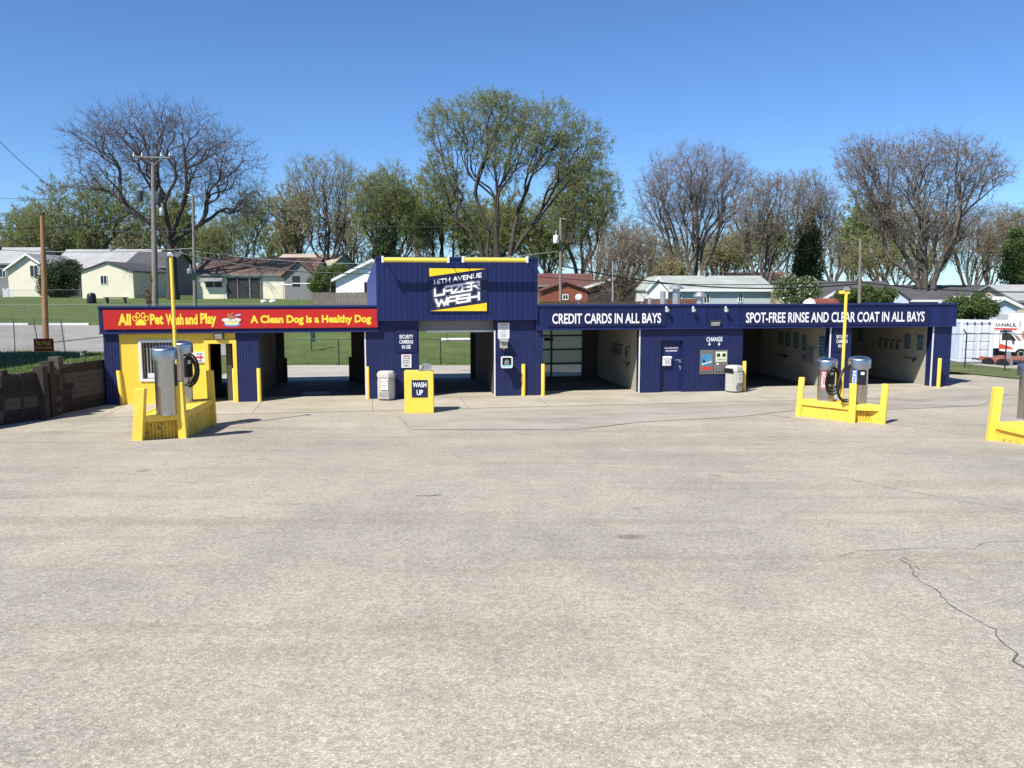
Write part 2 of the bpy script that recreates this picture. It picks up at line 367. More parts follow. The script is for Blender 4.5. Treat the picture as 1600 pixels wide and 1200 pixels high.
strip([(622, 651), (632, 660), (642, 670)], .012, 6, .02)
strip([(642, 671), (700, 672), (850, 672)], .008, 7, .02)
strip([(1200, 742), (1300, 744), (1420, 768), (1600, 800)], .005, 8, .04, step=.25)
strip([(60, 742), (200, 741), (400, 745)], .004, 9, .05, step=.3)
strip([(1405, 664), (1460, 671), (1490, 676)], .014, 10, .03)
strip([(1150, 640), (1250, 655)], .012, 11, .03)
mb.build('pavement_crack', m_crack, kind='structure')
mb = MB(FAC); k = 0
for u in (.2, 4.9, 8.9, 12.2, 15.1, 19.3, 23.7, 28.4, 33.2): mb.box(u - .008, u + .008, -3.0, -.03, -.02, .0115)
mb.box(-.4, 34.0, -3.062, -3.042, -.02, .0105)
mb.build('slab_joint', m_crack, kind='structure')
mb = MB()
for poly in ([(634, 648), (645, 671.5), (760, 672), (905, 671), (1000, 660), (1150, 652), (1290, 636), (1240, 628), (1000, 636), (800, 642)], [(1290, 636), (1400, 640), (1530, 634), (1585, 612), (1500, 606), (1400, 616)]):
    P = [G(*p) for p in poly]
    mb.add([(p.x, p.y, gz(p.x, p.y) + .014) for p in P], [tuple(range(len(P)))])
mb.build('concrete_patch', concrete('worn_concrete_patch', (.31, .285, .23), (.385, .35, .285), .62), kind='structure')
# right side: grass verge and storage yard
mb = MB(); V = [G(1480, 574.5), G(1640, 584), G(1640, 598), G(1480, 581.5)]
for p in V: p.z = .045
mb.quad(*V); mb.build('grass_verge', mat('dry_verge', (.085, .10, .035), .9, col2=(.14, .145, .06), scale=1.2, bump=.5, bscale=9, world=True), kind='structure')
mb = MB(); V = [G(1470, 565), G(1700, 577), G(2400, 540), AT(1460, 540, 70)]
sheet('storage_yard', rng_(17, 70, 53), rng_(39, 62, 23), lambda x, y: .03, mat('yard_asphalt', (.10, .10, .10), .9, var=.2, scale=.5, world=True), keep=lambda x, y: y > 41.2 - (x - 20) * .22)
# ================================================================ CAR WASH BUILDING
B = thing('car_wash_building', 'long low blue and yellow car wash with open bays and a raised centre tower', 'car wash', FA, TH)
ZT, ZF = 3.47, 2.60          # parapet top, fascia bottom
DP = 6.5
uL, uY0, uY1 = U(163), U(187), U(369)
u2a, u2b = U(404.5), U(572)
u3a, u3b = U(655), U(774)
u4a, u4b = U(848), U(1000)
u5a, u5b = U(1160), U(1297)
u6a, u6b = U(1329), U(1457)
uR = U(1485)
zb = -.25
# front piers (blue split block)
bx = [(uL, uY0, 0, .4, zb, ZF + .2)] + [(a, b_, 0, .42, zb, ZF + .45) for a, b_ in ((uY1, u2a), (u2b, u3a), (u3b, u4a), (u5b, u6a), (u6b, uR))]
d0, d1, dz = U(1032), U(1068), FP(1050, 532)[1]
mb = MB(FAC); mb.box(u4b, d0, 0, .42, zb, ZF + .2); mb.box(d1, u5a, 0, .42, zb, ZF + .2); mb.box(d0, d1, 0, .42, dz, ZF + .2); mb.build('block_wall', m_block, B)
bx += [(uL, uL + .2, .4, DP, zb, 3.2), (uR - .2, uR, .42, DP, zb, 3.1)]
each(bx, 'block_wall', m_block, B)
# yellow pet-wash front with window and door openings
w0, w1 = U(221.5), U(276); wz0, wz1 = FP(240, 592)[1], FP(240, 535)[1]
p0, p1, pz = U(326), U(364), FP(345, 537)[1]
mb = MB(FAC); y0, y1 = .04, .34
mb.box(uY0, w0, y0, y1, zb, ZF + .2); mb.box(w0, w1, y0, y1, zb, wz0); mb.box(w0, w1, y0, y1, wz1, ZF + .2)
mb.box(w1, p0, y0, y1, zb, ZF + .2); mb.box(p0, p1, y0, y1, pz, ZF + .2); mb.box(p1, uY1, y0, y1, zb, ZF + .2)
mb.build('yellow_front_wall', m_yblock, B)
mb = MB(FAC)                                             # raised yellow door surround
mb.box(p0 - .14, p0, -.02, .04, 0, pz + .14); mb.box(p1, p1 + .14, -.02, .04, 0, pz + .14); mb.box(p0, p1, -.02, .04, pz, pz + .14)
mb.build('door_frame', m_yel, B, bevel=.008)
# partitions and back walls
th_ = .2
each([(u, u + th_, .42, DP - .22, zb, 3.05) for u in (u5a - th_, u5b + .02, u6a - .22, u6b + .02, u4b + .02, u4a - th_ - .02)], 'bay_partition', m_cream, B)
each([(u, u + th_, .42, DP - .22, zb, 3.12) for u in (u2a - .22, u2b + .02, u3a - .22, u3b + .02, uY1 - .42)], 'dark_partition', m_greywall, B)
mb = MB(FAC); yb0, yb1 = DP - .2, DP
r2a, r2b = U(446, DP, 590), U(550, DP, 590)
r3a, r3b = u3a - .02, U(735, DP, 585)
rda, rdb = U(347, DP, 590), U(366, DP, 590)
r4a, r4b = u4a - .1, U(908, DP, 585)
zr = 2.62
for a, b_ in ((uL + .2, rda), (rdb, r2a), (r2b, r3a), (r3b, r4a), (r4b, uR - .2)): mb.box(a, b_, yb0, yb1, zb, 3.0)
for a, b_ in ((r2a, r2b), (r3a, r3b), (r4a, r4b), (rda, rdb)): mb.box(a, b_, yb0, yb1, zr, 3.0)
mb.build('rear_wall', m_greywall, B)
# roof slab, falling to the back, and bay ceilings
mb = MB(FAC); mb.prism([(.1, 3.16), (DP + .3, 2.94), (DP + .3, 3.06), (.1, 3.3)], uL, uR, 'yz'); mb.build('roof', mat('roof_membrane', (.35, .35, .34), .8), B)
# fascias: ribbed blue metal with a cap
T0, T1 = U(588, -.2, 450), U(840, -.2, 450)
def ribbed(mbx, ua, ub, v0, v1, z0, z1, per=.2, rib=.018):
    mbx.box(ua, ub, v0, v1, z0, z1); u = ua + per * .5
    while u < ub - .02:
        mbx.prism([(u - rib, v0), (u - rib * .5, v0 - .014), (u + rib * .5, v0 - .014), (u + rib, v0)], z0 + .002, z1 - .002, 'xy'); u += per
mb = MB(FAC)
ribbed(mb, uL - .06, T0 + .05, -.12, .06, ZF, ZT); ribbed(mb, T1 - .03, uR + .06, -.12, .06, ZF, ZT)
mb.box(uL - .07, uL - .06, -.13, 1.6, ZF, ZT + .02); mb.box(uR + .06, uR + .075, -.13, DP, ZF, ZT)
mb.build('fascia', m_blue, B)
mb = MB(FAC)
mb.box(uL - .09, T0 + .05, -.175, .08, ZT, ZT + .07); mb.box(T1 - .03, uR + .09, -.175, .08, ZT, ZT + .07)
mb.box(uL - .09, T0 + .05, -.16, -.121, ZF - .05, ZF); mb.box(T1 - .03, uR + .09, -.16, -.121, ZF - .05, ZF)
mb.build('fascia_trim', mat('blue_trim', (.016, .026, .12), .35), B, bevel=.008)
mb = MB(FAC)                                             # soffit under fascia front to wall
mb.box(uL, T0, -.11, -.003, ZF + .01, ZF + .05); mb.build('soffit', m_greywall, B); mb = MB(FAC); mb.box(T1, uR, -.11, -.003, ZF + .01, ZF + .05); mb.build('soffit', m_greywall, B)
# raised tower
TZ0, TZ1 = 3.0, 5.24
tw = MB(FAC); ribbed(tw, T0, T1, -.2, -.05, TZ0, TZ1, .2, .016)
tw.build('tower_front', m_blue, B)
mb = MB(FAC)
sp = [(-.049, TZ0 + .1), (DP, TZ0 + .1), (DP, 4.42), (.5, TZ1 + .02), (-.049, TZ1 + .02)]
n_ = len(sp); fl = lambda v: T0 - .34 * max(0, v) / DP; mb.add([(fl(p[0]), p[0], p[1]) for p in sp] + [(T0 + .12, p[0], p[1]) for p in sp], [tuple(range(n_)), tuple(range(2 * n_ - 1, n_ - 1, -1))] + [(i, i + n_, (i + 1) % n_ + n_, (i + 1) % n_) for i in range(n_)]); mb.prism(sp, T1 - .12, T1, 'yz'); mb.prism([(0, TZ1 - .15), (.5, TZ1 - .15), (DP, 4.25), (DP, 4.35), (.5, TZ1 - .05), (0, TZ1 - .05)], T0 + .12, T1 - .12, 'yz')
mb.box(T0 + .12, T1 - .12, DP - .1, DP - .001, TZ0 + .1, 4.25)
mb.build('tower_side', mat('sunlit_blue_side', (.03, .055, .24), .35, var=.06), B)  # side blue made lighter than the front to stand for sunlight on it
mb = MB(FAC); mb.box(T0 - .02, T1 + .02, -.235, .1, TZ1, TZ1 + .09); mb.box(T0 - .01, T1 + .01, -.225, -.0, TZ0 - .05, TZ0); mb.build('tower_cap', m_blue, B, bevel=.008)
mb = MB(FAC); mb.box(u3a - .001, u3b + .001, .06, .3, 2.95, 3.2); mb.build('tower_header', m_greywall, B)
# rolled-up grey door in the tower bay
zs0 = FP(715, 517, .5)[1]
s_ = MB(FAC); s_.box(u3a, u3b, .44, .50, zs0, 3.1); s_.box((u3a + u3b) / 2 - .02, (u3a + u3b) / 2 + .02, .42, .44, zs0, 3.1)
sh = s_.build('rolled_door', m_grey, B)
s_ = MB(FAC); s_.box(u3a + .3, u3b, .40, .43, zs0 - .05, zs0 + .03); s_.build('door_seal', m_white, sh)
# white steel edges of the bay openings
each([(u, u + .05, -.012, .02, 0, ZF - .05) for u in (u2b - .05, u3b - .05, u4b - .05, u5b - .05, u6b - .05)], 'jamb_trim', m_white, B)
# window with white frame and vertical bars
fr = MB(FAC); f_ = .1
fr.box(w0 - f_, w0, -.0, .1, wz0 - f_, wz1 + f_); fr.box(w1, w1 + f_, 0, .1, wz0 - f_, wz1 + f_); fr.box(w0, w1, 0, .1, wz1, wz1 + f_); fr.box(w0, w1, 0, .1, wz0 - f_, wz0)
win = fr.build('window', m_white, B, bevel=.008)
g_ = MB(FAC); g_.box(w0, w1, .16, .18, wz0, wz1); g_.build('pane', m_pane, win)
g_ = MB(FAC)
n = 11
for i in range(n): u = lerp(w0, w1, (i + .5) / n); g_.box(u - .018, u + .018, .11, .13, wz0, wz1)
g_.build('window_bars', mat('tan_blind', (.30, .27, .22), .6), win)
g_ = MB(FAC); g_.box(w0 + .15, w1 - .25, .10, .109, wz0 + .02, wz0 + .2); g_.build('window_notice', m_white, win)
# frosted overhead door behind bay four
gd = MB(FAC); v0 = DP - .28
gd.box(r4a, r4b, v0, v0 + .02, .02, zr); god = gd.build('overhead_door', m_doorglass, B)
gd = MB(FAC)
for k in range(5): z = lerp(.02, zr, k / 4); gd.box(r4a, r4b + .12, v0 - .05, v0 - .001, z - .04, z + .04)
for u in (U(861, v0, 560), r4b - .01): gd.box(u - .05, u + .05, v0 - .06, v0 - .051, .02, zr)
gd.build('door_rail', m_dkmetal, god)
gd = MB(FAC); u = U(850.5, v0, 540); gd.box(u - .02, u + .42, v0 - .045, v0 - .03, 1.72, 1.88); gd.build('door_mark', m_darkprint, god)
# blue office door
dd = MB(FAC); dd.box(d0 + .05, d1 - .05, .16, .21, .02, dz - .05); door = dd.build('door', mat('door_blue', (.010, .017, .085), .35, var=.05), B, bevel=.006)
dd = MB(FAC); dd.box(d0, d0 + .06, .05, .3, 0, dz); dd.box(d1 - .06, d1, .05, .3, 0, dz); dd.box(d0 + .06, d1 - .06, .05, .3, dz - .06, dz); dd.build('office_door_frame', m_blue, B)
hu = U(1063, .1, 570); dd = MB(FAC)
for z in (1.22, 1.02):
    dd = MB(FAC); dd.lathe([(.045, 0), (.04, .03)], T=Matrix.Translation((hu, .16, z)) @ Matrix.Rotation(math.pi / 2, 4, 'X'), n=14)
    if z > 1.1: dd.build('deadbolt', m_galv, door)
dd.tube([(hu, .11, 1.02), (hu + .0, .10, .9)], .018); dd.build('handle', m_galv, door); dd = MB(FAC); dd.box(hu - .2, hu + .04, .150, .158, 1.28, 1.31); dd.build('door_label', m_galv, door)
# drain grate in bay two and hoses on the bay walls
mb = MB(FAC); ua, ub = U(474, 2.4, 612), U(516, 2.4, 612)
mb.box(ua, ub, 1.6, 2.5, .0, .016)
for i in range(12): u = lerp(ua, ub, (i + .5) / 12); mb.box(u - .02, u + .02, 1.6, 2.5, .016, .022)
mb.build('drain_grate', m_dkmetal, B)
m_rust = mat('rusty_brown', (.06, .03, .018), .8)
each([(u, u + .12, DP - .36, DP - .21, 0, 1.1) for u in (r2a - .0, r2b - .12)], 'bay_guide_post', m_rust, B)
# ---------------------------------------------------------------- lettering
def glyphs(body, bold=0.0):
    cu = bpy.data.curves.new('text', 'FONT'); cu.body = body; cu.align_x = 'LEFT'; cu.offset = bold; cu.resolution_u = 3; cu.space_line = .85 if '\n' in body else 1
    if '\n' in body: cu.align_x = 'CENTER'
    cu.fill_mode = 'FRONT'
    o = bpy.data.objects.new('text', cu); me = bpy.data.meshes.new_from_object(o)
    vs = [v.co.copy() for v in me.vertices]; fs = [tuple(p.vertices) for p in me.polygons]
    bpy.data.objects.remove(o); bpy.data.meshes.remove(me); bpy.data.curves.remove(cu)
    x0 = min(v.x for v in vs); x1 = max(v.x for v in vs); y0 = min(v.y for v in vs); y1 = max(v.y for v in vs)
    return [((v.x - x0) / (x1 - x0), (v.y - y0) / (y1 - y0)) for v in vs], fs
def words(mbx, body, u0, u1, z0, z1, v, m=0, bold=.012, shear=0, thick=.0):
    pts, fs = glyphs(body, bold)
    mbx.add([(lerp(u0, u1, a), v, lerp(z0, z1, b_) + shear * (a - .5) * (u1 - u0)) for a, b_ in pts], fs, m)
def wpx(mbx, body, x0, y0, x1, y1, v, m=0, bold=.012, shear=0):
    ua, zt = FP(x0, y0, v); _, zl = FP(x0, y1, v); ub, zt2 = FP(x1, y0, v); _, zl2 = FP(x1, y1, v)
    words(mbx, body, ua, ub, (zl + zl2) / 2, (zt + zt2) / 2, v, m, bold, shear)
def board(mbx, x0, y0, x1, y1, v, t=.03, m=0):
    ua, za = FP(x0, y0, v); ub, zb_ = FP(x1, y1, v); mbx.box(ua, ub, v, v + t, min(za, zb_), max(za, zb_), m); return ua, ub, zb_, za
# red pet wash sign
ua, ub = FP(161, 497, -.19)[0], FP(590, 497, -.19)[0]; za, zc = 2.72, 3.40
sg = fthing('fascia_sign', 'long red sign with yellow lettering, a paw print and a dog in a tub', 'sign', (ua + ub) / 2, za, -.19)
mb = MB(FAC); mb.box(ua, ub, -.19, -.145, za, zc); mb.build('sign_board', m_redsign, sg)
mb = MB(FAC); V_ = -.195
words(mb, 'All', FP(184, 497, V_)[0], FP(204.5, 497, V_)[0], 2.86, 3.27, V_, bold=.045)
words(mb, 'Pet', FP(234, 497, V_)[0], FP(255, 497, V_)[0], 2.88, 3.26, V_, bold=.04)
words(mb, 'Wash', FP(259, 497, V_)[0], FP(286.5, 497, V_)[0], 2.86, 3.26, V_, bold=.04)
words(mb, 'and', FP(289, 497, V_)[0], FP(308.5, 497, V_)[0], 2.87, 3.24, V_, bold=.04)
words(mb, 'Play', FP(313, 497, V_)[0], FP(338, 497, V_)[0], 2.78, 3.28, V_, bold=.04)
words(mb, 'A Clean Dog is a Healthy Dog', FP(391, 497, V_)[0], FP(580, 497, V_)[0], 2.82, 3.19, V_, bold=.04)
mb.build('lettering', m_yletter, sg)
def disc(mbx, cu, cz, ru, rz_, v, m=0, n=20, ang=0):
    mbx.add([(cu + ru * math.cos(t) * math.cos(ang) - rz_ * math.sin(t) * math.sin(ang), v, cz + ru * math.cos(t) * math.sin(ang) + rz_ * math.sin(t) * math.cos(ang)) for t in [2 * math.pi * i / n for i in range(n)]], [tuple(range(n))], m)
mb = MB(FAC); pu = FP(219.5, 497, V_)[0]; pzc = 3.0
mb.add([(pu + x * .01, V_, pzc + y * .01) for x, y in [(-17, -13), (-9, -15), (0, -13), (9, -15), (17, -13), (18, -6), (12, 0), (7, 6), (0, 8), (-7, 6), (-12, 0), (-18, -6)]], [tuple(range(12))])
for dx, dz_, a in ((-.20, .10, .5), (-.085, .21, .15), (.085, .21, -.15), (.20, .10, -.5)):
    disc(mb, pu + dx, pzc + dz_, .072, .105, V_, 0, ang=a); disc(mb, pu + dx, pzc + dz_, .042, .072, V_ - .003, 1, ang=a)
mb.build('paw_print', [m_yletter, m_redsign], sg)
mb = MB(FAC); du = FP(362, 497, V_)[0]
mats_d = [m_white, mat('tub_pale_yellow', (.75, .72, .35), .5), mat('dog_brown', (.38, .2, .08), .6), mat('towel_lilac', (.42, .40, .68), .6), m_blab]
disc(mb, du, 2.86, .30, .075, V_, 4); mb.add([(du - .30, V_ - .003, 3.02), (du + .30, V_ - .003, 3.02), (du + .2, V_ - .003, 2.84), (du - .2, V_ - .003, 2.84)], [(0, 1, 2, 3)], 1)
for i in range(7): disc(mb, du - .28 + i * .09, 3.03 + .02 * (i % 2), .06, .05, V_ - .006 - .002 * i, 0)
disc(mb, du - .03, 3.14, .10, .085, V_ - .022, 2); disc(mb, du + .06, 3.11, .06, .04, V_ - .024, 2); disc(mb, du - .1, 3.2, .03, .08, V_ - .025, 2, ang=.4); disc(mb, du + .02, 3.24, .025, .07, V_ - .026, 2, ang=-.3)
disc(mb, du + .22, 3.2, .12, .035, V_ - .01, 3, ang=.2)
mb.build('bathing_dog_picture', mats_d, sg)
# letters on the right fascia
def letters(label, body, x0, y0, x1, y1, v=-.15, cat='sign', bold=.03, mm=None, extra=None, name='lettering_sign'):
    ua, zt = FP(x0, y0, v); ub, zl = FP(x1, y1, v)
    t = fthing(name, label, cat, (ua + ub) / 2, min(zt, zl), v)
    return t
def flatsign(name, label, cat, x0, y0, x1, y1, v, back, lines, t=.025, lettermat=None, border=None):
    """a flat board with lines of writing: (text, x0, y0, x1, y1, bold)"""
    ua, zt = FP(x0, y0, v); ub, zl = FP(x1, y1, v)
    th = fthing(name, label, cat, (ua + ub) / 2, zl, v)
    mb = MB(FAC); mb.box(ua, ub, v, v + t, zl, zt); mb.build('sign_board', back, th)
    mb = MB(FAC)
    for (s, a, b_, c, d, bo) in lines: mb = MB(FAC); wpx(mb, s, a, b_, c, d, v - .004, 0, bo); mb.build('lettering', lettermat or m_letter, th)
    return th
flatsign('lettering_sign', 'blue fascia panel reading CREDIT CARDS IN ALL BAYS in white', 'sign', 856, 484.5, 1040, 508.5, -.165, m_signblue, [('CREDIT CARDS IN ALL BAYS', 863, 489.5, 1033, 505.5, .018)], t=.02)
flatsign('lettering_sign', 'blue fascia panel reading SPOT-FREE RINSE AND CLEAR COAT IN ALL BAYS', 'sign', 1158, 483, 1452, 507, -.165, m_signblue, [('SPOT-FREE RINSE AND CLEAR COAT IN ALL BAYS', 1166, 487.5, 1445, 503.5, .018)], t=.02)
flatsign('security_sign', 'blue security cameras sign left of the tower bay', 'sign', 618, 514, 652, 550, -.03, m_signblue, [('SECURITY', 624, 523, 645.5, 529, .02), ('CAMERAS', 624, 531, 645.5, 537, .02), ('IN USE', 628, 539, 641.5, 545, .02)])
flatsign('security_sign', 'blue security cameras sign on the narrow pier between the two right bays', 'sign', 1302, 516, 1326, 549, -.03, m_signblue, [('SECURITY', 1307, 523.5, 1324.5, 528.5, .02), ('CAMERAS', 1307, 530.5, 1324.5, 536, .02), ('IN USE', 1310, 538, 1321, 543, .02)])
t = flatsign('notice_sign', 'small white notice with a red heading below the left security sign', 'sign', 627, 554, 643, 574.5, -.03, m_white, [('THIS SELF SERVE', 629, 559, 641, 561, .02), ('CAR WASH IS', 629, 562.5, 640, 564.5, .02), ('MONITORED BY', 629, 566, 641, 568, .02), ('CAMERAS', 630, 570, 639, 572.5, .02)], lettermat=m_darkprint)
mb = MB(FAC); wpx(mb, 'WARNING', 629.5, 555.2, 640.5, 557.6, -.035, 0, .04); mb.build('heading', m_red, t)
t = flatsign('instruction_sign', 'white trouble notice with red heading, high on the pier above the grey hood', 'sign', 778, 504.5, 796, 529, -.03, m_white, [('IF YOU HAVE', 782, 510.5, 792.5, 512.3, .02), ('TROUBLE', 783, 514, 791, 516, .02), ('CALL 390-6114', 780.5, 518, 793.5, 520, .02), ('ATTENDANT', 781.5, 522, 792, 524, .02), ('ON DUTY', 783, 525, 791, 527, .02)], lettermat=mat('grey_print', (.3, .3, .35), .6))
mb = MB(FAC); wpx(mb, 'TROUBLE', 781, 506, 793, 508.5, -.035, 0, .03); mb.build('heading', m_red, t)
t = flatsign('change_sign', 'white CHANGE lettering with two down arrows above the change machines', 'sign', 1098, 522, 1137, 546, -.015, m_block, [('CHANGE', 1104, 526.5, 1129, 533.5, .02)], t=.013)
for x in (1108.5, 1123.5):
    mb = MB(FAC); u, z = FP(x, 537, -.02); mb.add([(u - .02, -.02, z + .05), (u + .02, -.02, z + .05), (u + .02, -.02, z - .02), (u - .02, -.02, z - .02)], [(0, 1, 2, 3)]); mb.add([(u - .055, -.021, z - .01), (u + .055, -.021, z - .01), (u, -.021, z - .09)], [(0, 1, 2)]); mb.build('arrow', m_letter, t)
# address on the office door belongs to the door
mb = MB(FAC); V_ = .155
wpx(mb, '5710 16TH AVE SW', 1038.5, 542, 1060, 545, V_, 0, .03); wpx(mb, '(319) 558-0910', 1040, 547, 1058, 550, V_, 0, .03)
mb.build('address_lettering', m_letter, door)
# pet wash arrow sign
ua, zt = FP(301, 550, -.01); ub, zl = FP(321, 566.5, -.01)
t = fthing('arrow_sign', 'white sign with a red arrow on the yellow wall beside the open door', 'sign', (ua + ub) / 2, zl, -.01)
mb = MB(FAC); mb.box(ua, ub, -.01, .035, zl, zt); mb.build('sign_board', m_white, t)
mb = MB(FAC); zc = (zt + zl) / 2; mb.add([(ua + .1, -.014, zc + .035), (ub - .18, -.014, zc + .035), (ub - .18, -.014, zc + .09), (ub - .06, -.014, zc), (ub - .18, -.014, zc - .09), (ub - .18, -.014, zc - .035), (ua + .1, -.014, zc - .035)], [tuple(range(7))])
mb.build('arrow', m_red, t)
mb = MB(FAC); words(mb, 'PET WASH', ua + .14, ub - .1, zt - .1, zt - .04, -.014); words(mb, 'ENTER', ua + .16, ub - .12, zl + .03, zl + .09, -.014); mb.build('lettering', m_darkprint, t)
# tower logo
ua, zt = FP(670.5, 419, -.24); ub, zl = FP(760.5, 486.5, -.24)
lg = fthing('logo_sign', 'tower sign with slanted white wash lettering between two yellow wedges', 'sign', (ua + ub) / 2, zl, -.24)
mb = MB(FAC); mb.box(ua - .03, ub + .03, -.245, -.225, zl - .03, zt + .03); mb.build('sign_board', m_signblue, lg)
def LP(x, y): return FP(x, y, -.25)
mb = MB(FAC)
for poly in ([(670.5, 419.2), (759.5, 420), (671, 432)], [(672, 486), (760.5, 473.2), (760.5, 486)]):
    mb.prism([LP(*p) for p in poly], -.26, -.246, 'xz')
mb.build('wedge', mat('logo_yellow', (.95, .62, .02), .5, var=.02), lg)
mb = MB(FAC); sh_ = .155
ua, zt = LP(678, 428); ub, _ = LP(752.5, 428); _, z0 = LP(715, 439.3); _, z1 = LP(715, 431.3)
words(mb, '16TH AVENUE', ua, ub, z0, z1, -.252, 0, .022, sh_)
mb.build('lettering', m_letter, lg)
GL = {'L': [[(0, 1), (0, 0), (.85, 0)]], 'A': [[(0, 0), (0, .7), (.25, 1), (.85, 1), (.85, 0)], [(.1, .42), (.85, .42)]], 'Z': [[(0, 1), (.85, 1), (0, 0), (.85, 0)]],
      'E': [[(.85, 1), (0, 1), (0, 0), (.85, 0)], [(0, .5), (.75, .5)]], 'R': [[(0, 0), (0, 1), (.85, 1), (.85, .5), (.25, .5)], [(.4, .5), (.9, 0)]],
      'W': [[(-.05, 1), (.18, 0), (.45, .75), (.72, 0), (.98, 1)]], 'S': [[(.85, 1), (0, 1), (0, .52), (.85, .52), (.85, 0), (0, 0)]], 'H': [[(0, 0), (0, 1)], [(0, .48), (.85, .48)], [(.85, 0), (.85, 1)]]}
def strokes(mbx, word, u0, u1, z0, z1, v, wd, m=0):
    n = len(word); adv = (u1 - u0) / (n - .12); k = 0
    for i, ch in enumerate(word):
        for pl in GL[ch]:
            Q = [Vector((u0 + (i + p[0]) * adv * .98, z0 + p[1] * (z1 - z0) + sh_ * (u0 + (i + p[0]) * adv - (u0 + u1) / 2))) for p in pl]
            for a, b_ in zip(Q, Q[1:]):
                d = (b_ - a).normalized(); nn = Vector((-d.y, d.x)); a2 = a - d * wd * .45; b2 = b_ + d * wd * .45; k += 1; vv = v - .0003 * (k % 17)
                mbx.add([(p.x, vv, p.y) for p in (a2 - nn * wd / 2, b2 - nn * wd / 2, b2 + nn * wd / 2, a2 + nn * wd / 2)], [(0, 1, 2, 3)], m)
L1 = (LP(679.5, 455)[0], LP(750, 455)[0], LP(715, 456.6)[1], LP(715, 445.4)[1]); L2 = (LP(682, 470)[0], LP(750, 470)[0], LP(715, 473)[1], LP(715, 462.6)[1])
for vv, wd, mm in ((-.251, .15, mat('logo_grey', (.22, .21, .24), .5, var=.02)), (-.258, .115, m_signblue), (-.266, .072, m_letter)):
    mb = MB(FAC); strokes(mb, 'LAZER', *L1, vv, wd); strokes(mb, 'WASH', *L2, vv - .0005, wd * 1.08)
    mb.build({.15: 'letter_outline', .115: 'letter_gap', .072: 'block_lettering'}[wd], mm, lg)
# ---------------------------------------------------------------- lights and fittings on the building
for (x0, x1, lab) in ((597, 702, 'left yellow tube light along the top of the tower'), (722.5, 825, 'right yellow tube light along the top of the tower')):
    va = -.72; u0, z0 = FP(x0, 406, va); u1, _ = FP(x1, 406, va); z0 = FP((x0 + x1) / 2, 406.2, va)[1]
    t = fthing('tube_light', lab, 'light', (u0 + u1) / 2, z0 - .09, va, 'yellow tube lights on the tower')
    mb = MB(FAC); mb.tube([(u0, va, z0), (u1, va, z0)], .085, 14); mb.build('tube', mat('tube_yellow', (.95, .70, .10), .4, var=.03), t, smooth=True)
    for u in (u0 + .03, u1 - .03):
        mb = MB(FAC); mb.tube([(u, va, z0 + .02), (u, -.1, TZ1 + .12)], .022, 6); mb.build('arm', m_dkmetal, t)
        mb = MB(FAC); mb.box(u - .05, u + .03, va - .09, va + .09, z0 - .1, z0 + .13); mb.build('end_cap', m_white, t, bevel=.01)
def walllight(x, y, lab, v, wdt=.34, h=.22, d=.22):
    u, z = FP(x, y, v - d); t = fthing('wall_light', lab, 'wall light', u, z - h / 2, v)
    mb = MB(FAC); mb.prism([(v, z - h / 2), (v - d * .55, z - h / 2), (v - d, z + h * .1), (v - d, z + h / 2), (v, z + h / 2)], u - wdt / 2, u + wdt / 2, 'yz'); mb.build('housing', m_dkmetal, t, bevel=.012)
    mb = MB(FAC); mb.prism([(v - d * .57, z - h / 2 - .004), (v - d - .004, z + h * .1), (v - d - .01, z + h * .06), (v - d * .57, z - h / 2 - .012)], u - wdt / 2 + .03, u + wdt / 2 - .03, 'yz'); mb.build('lens', mat('light_lens', (.55, .55, .52), .2), t)
walllight(341, 524, 'wall light on the yellow wall above the open pet wash door', .04, .3, .26)
walllight(1118.5, 504.5, 'wall pack light on the blue fascia above the change machines', -.12, .42, .22, .13)
for i, (x, lab) in enumerate(((1041.5, 'leftmost of three white floodlights on the fascia edge'), (1083, 'middle one of three white floodlights on the fascia edge'), (1134, 'rightmost of three white floodlights on the fascia edge'))):
    u, z = FP(x, 482.5, -.3); t = fthing('flood_light', lab, 'floodlight', u, z - .1, -.2, 'floodlights on the right fascia')
    mb = MB(FAC); mb.tube([(u, -.12, z + .0), (u, -.3, z + .02)], .02, 8); mb.build('arm', m_galv, t)
    T = Matrix.Translation((u, -.33, z)) @ Matrix.Rotation(-.5, 4, 'Y') @ Matrix.Rotation(.5, 4, 'X')
    mb = MB(FAC); mb.lathe([(.03, .1), (.045, .06), (.05, 0), (.085, -.08), (.085, -.1)], T=T, n=14); mb.build('lamp_head', m_white, t, smooth=True)
# keypad box and pay terminal
u, z = FP(788, 538, -.25); t = fthing('weather_hood', 'small grey box with a sloped hood above the pay terminal', 'box', u, z - .16, 0)
mb = MB(FAC); mb.box(u - .14, u + .14, -.22, 0, z - .16, z + .1); mb.build('housing', mat('tan_grey', (.35, .33, .29), .6), t, bevel=.012)
mb = MB(FAC); mb.prism([(.0, z + .17), (-.3, z + .1), (-.3, z + .12), (0, z + .2)], u - .17, u + .17, 'yz'); mb.build('hood', m_galv, t)
mb = MB(FAC); mb.tube([(u, -.12, z - .16), (u, -.12, z - .24)], .025, 8); mb.build('nozzle', m_galv, t)
u, z = FP(792, 566, -.45); t = fthing('pay_terminal', 'pay terminal with a rounded white frame and light blue lower edge beside the tower bay', 'terminal', u, 0, 0)
mb = MB(FAC); mb.box(u - .17, u + .17, -.42, 0, z - .17, z + .17); mb.build('housing', m_black, t, bevel=.03)
def rr(a, r_): return [(sx_ * (a - r_) + r_ * math.cos(q), sz_ * (a - r_) + r_ * math.sin(q)) for sx_, sz_, q0 in ((1, 1, 0), (-1, 1, 90), (-1, -1, 180), (1, -1, 270)) for q in [R(q0 + i * 18) for i in range(6)]]
mb = MB(FAC); o_, i_ = rr(.225, .07), rr(.175, .04); n = len(o_)
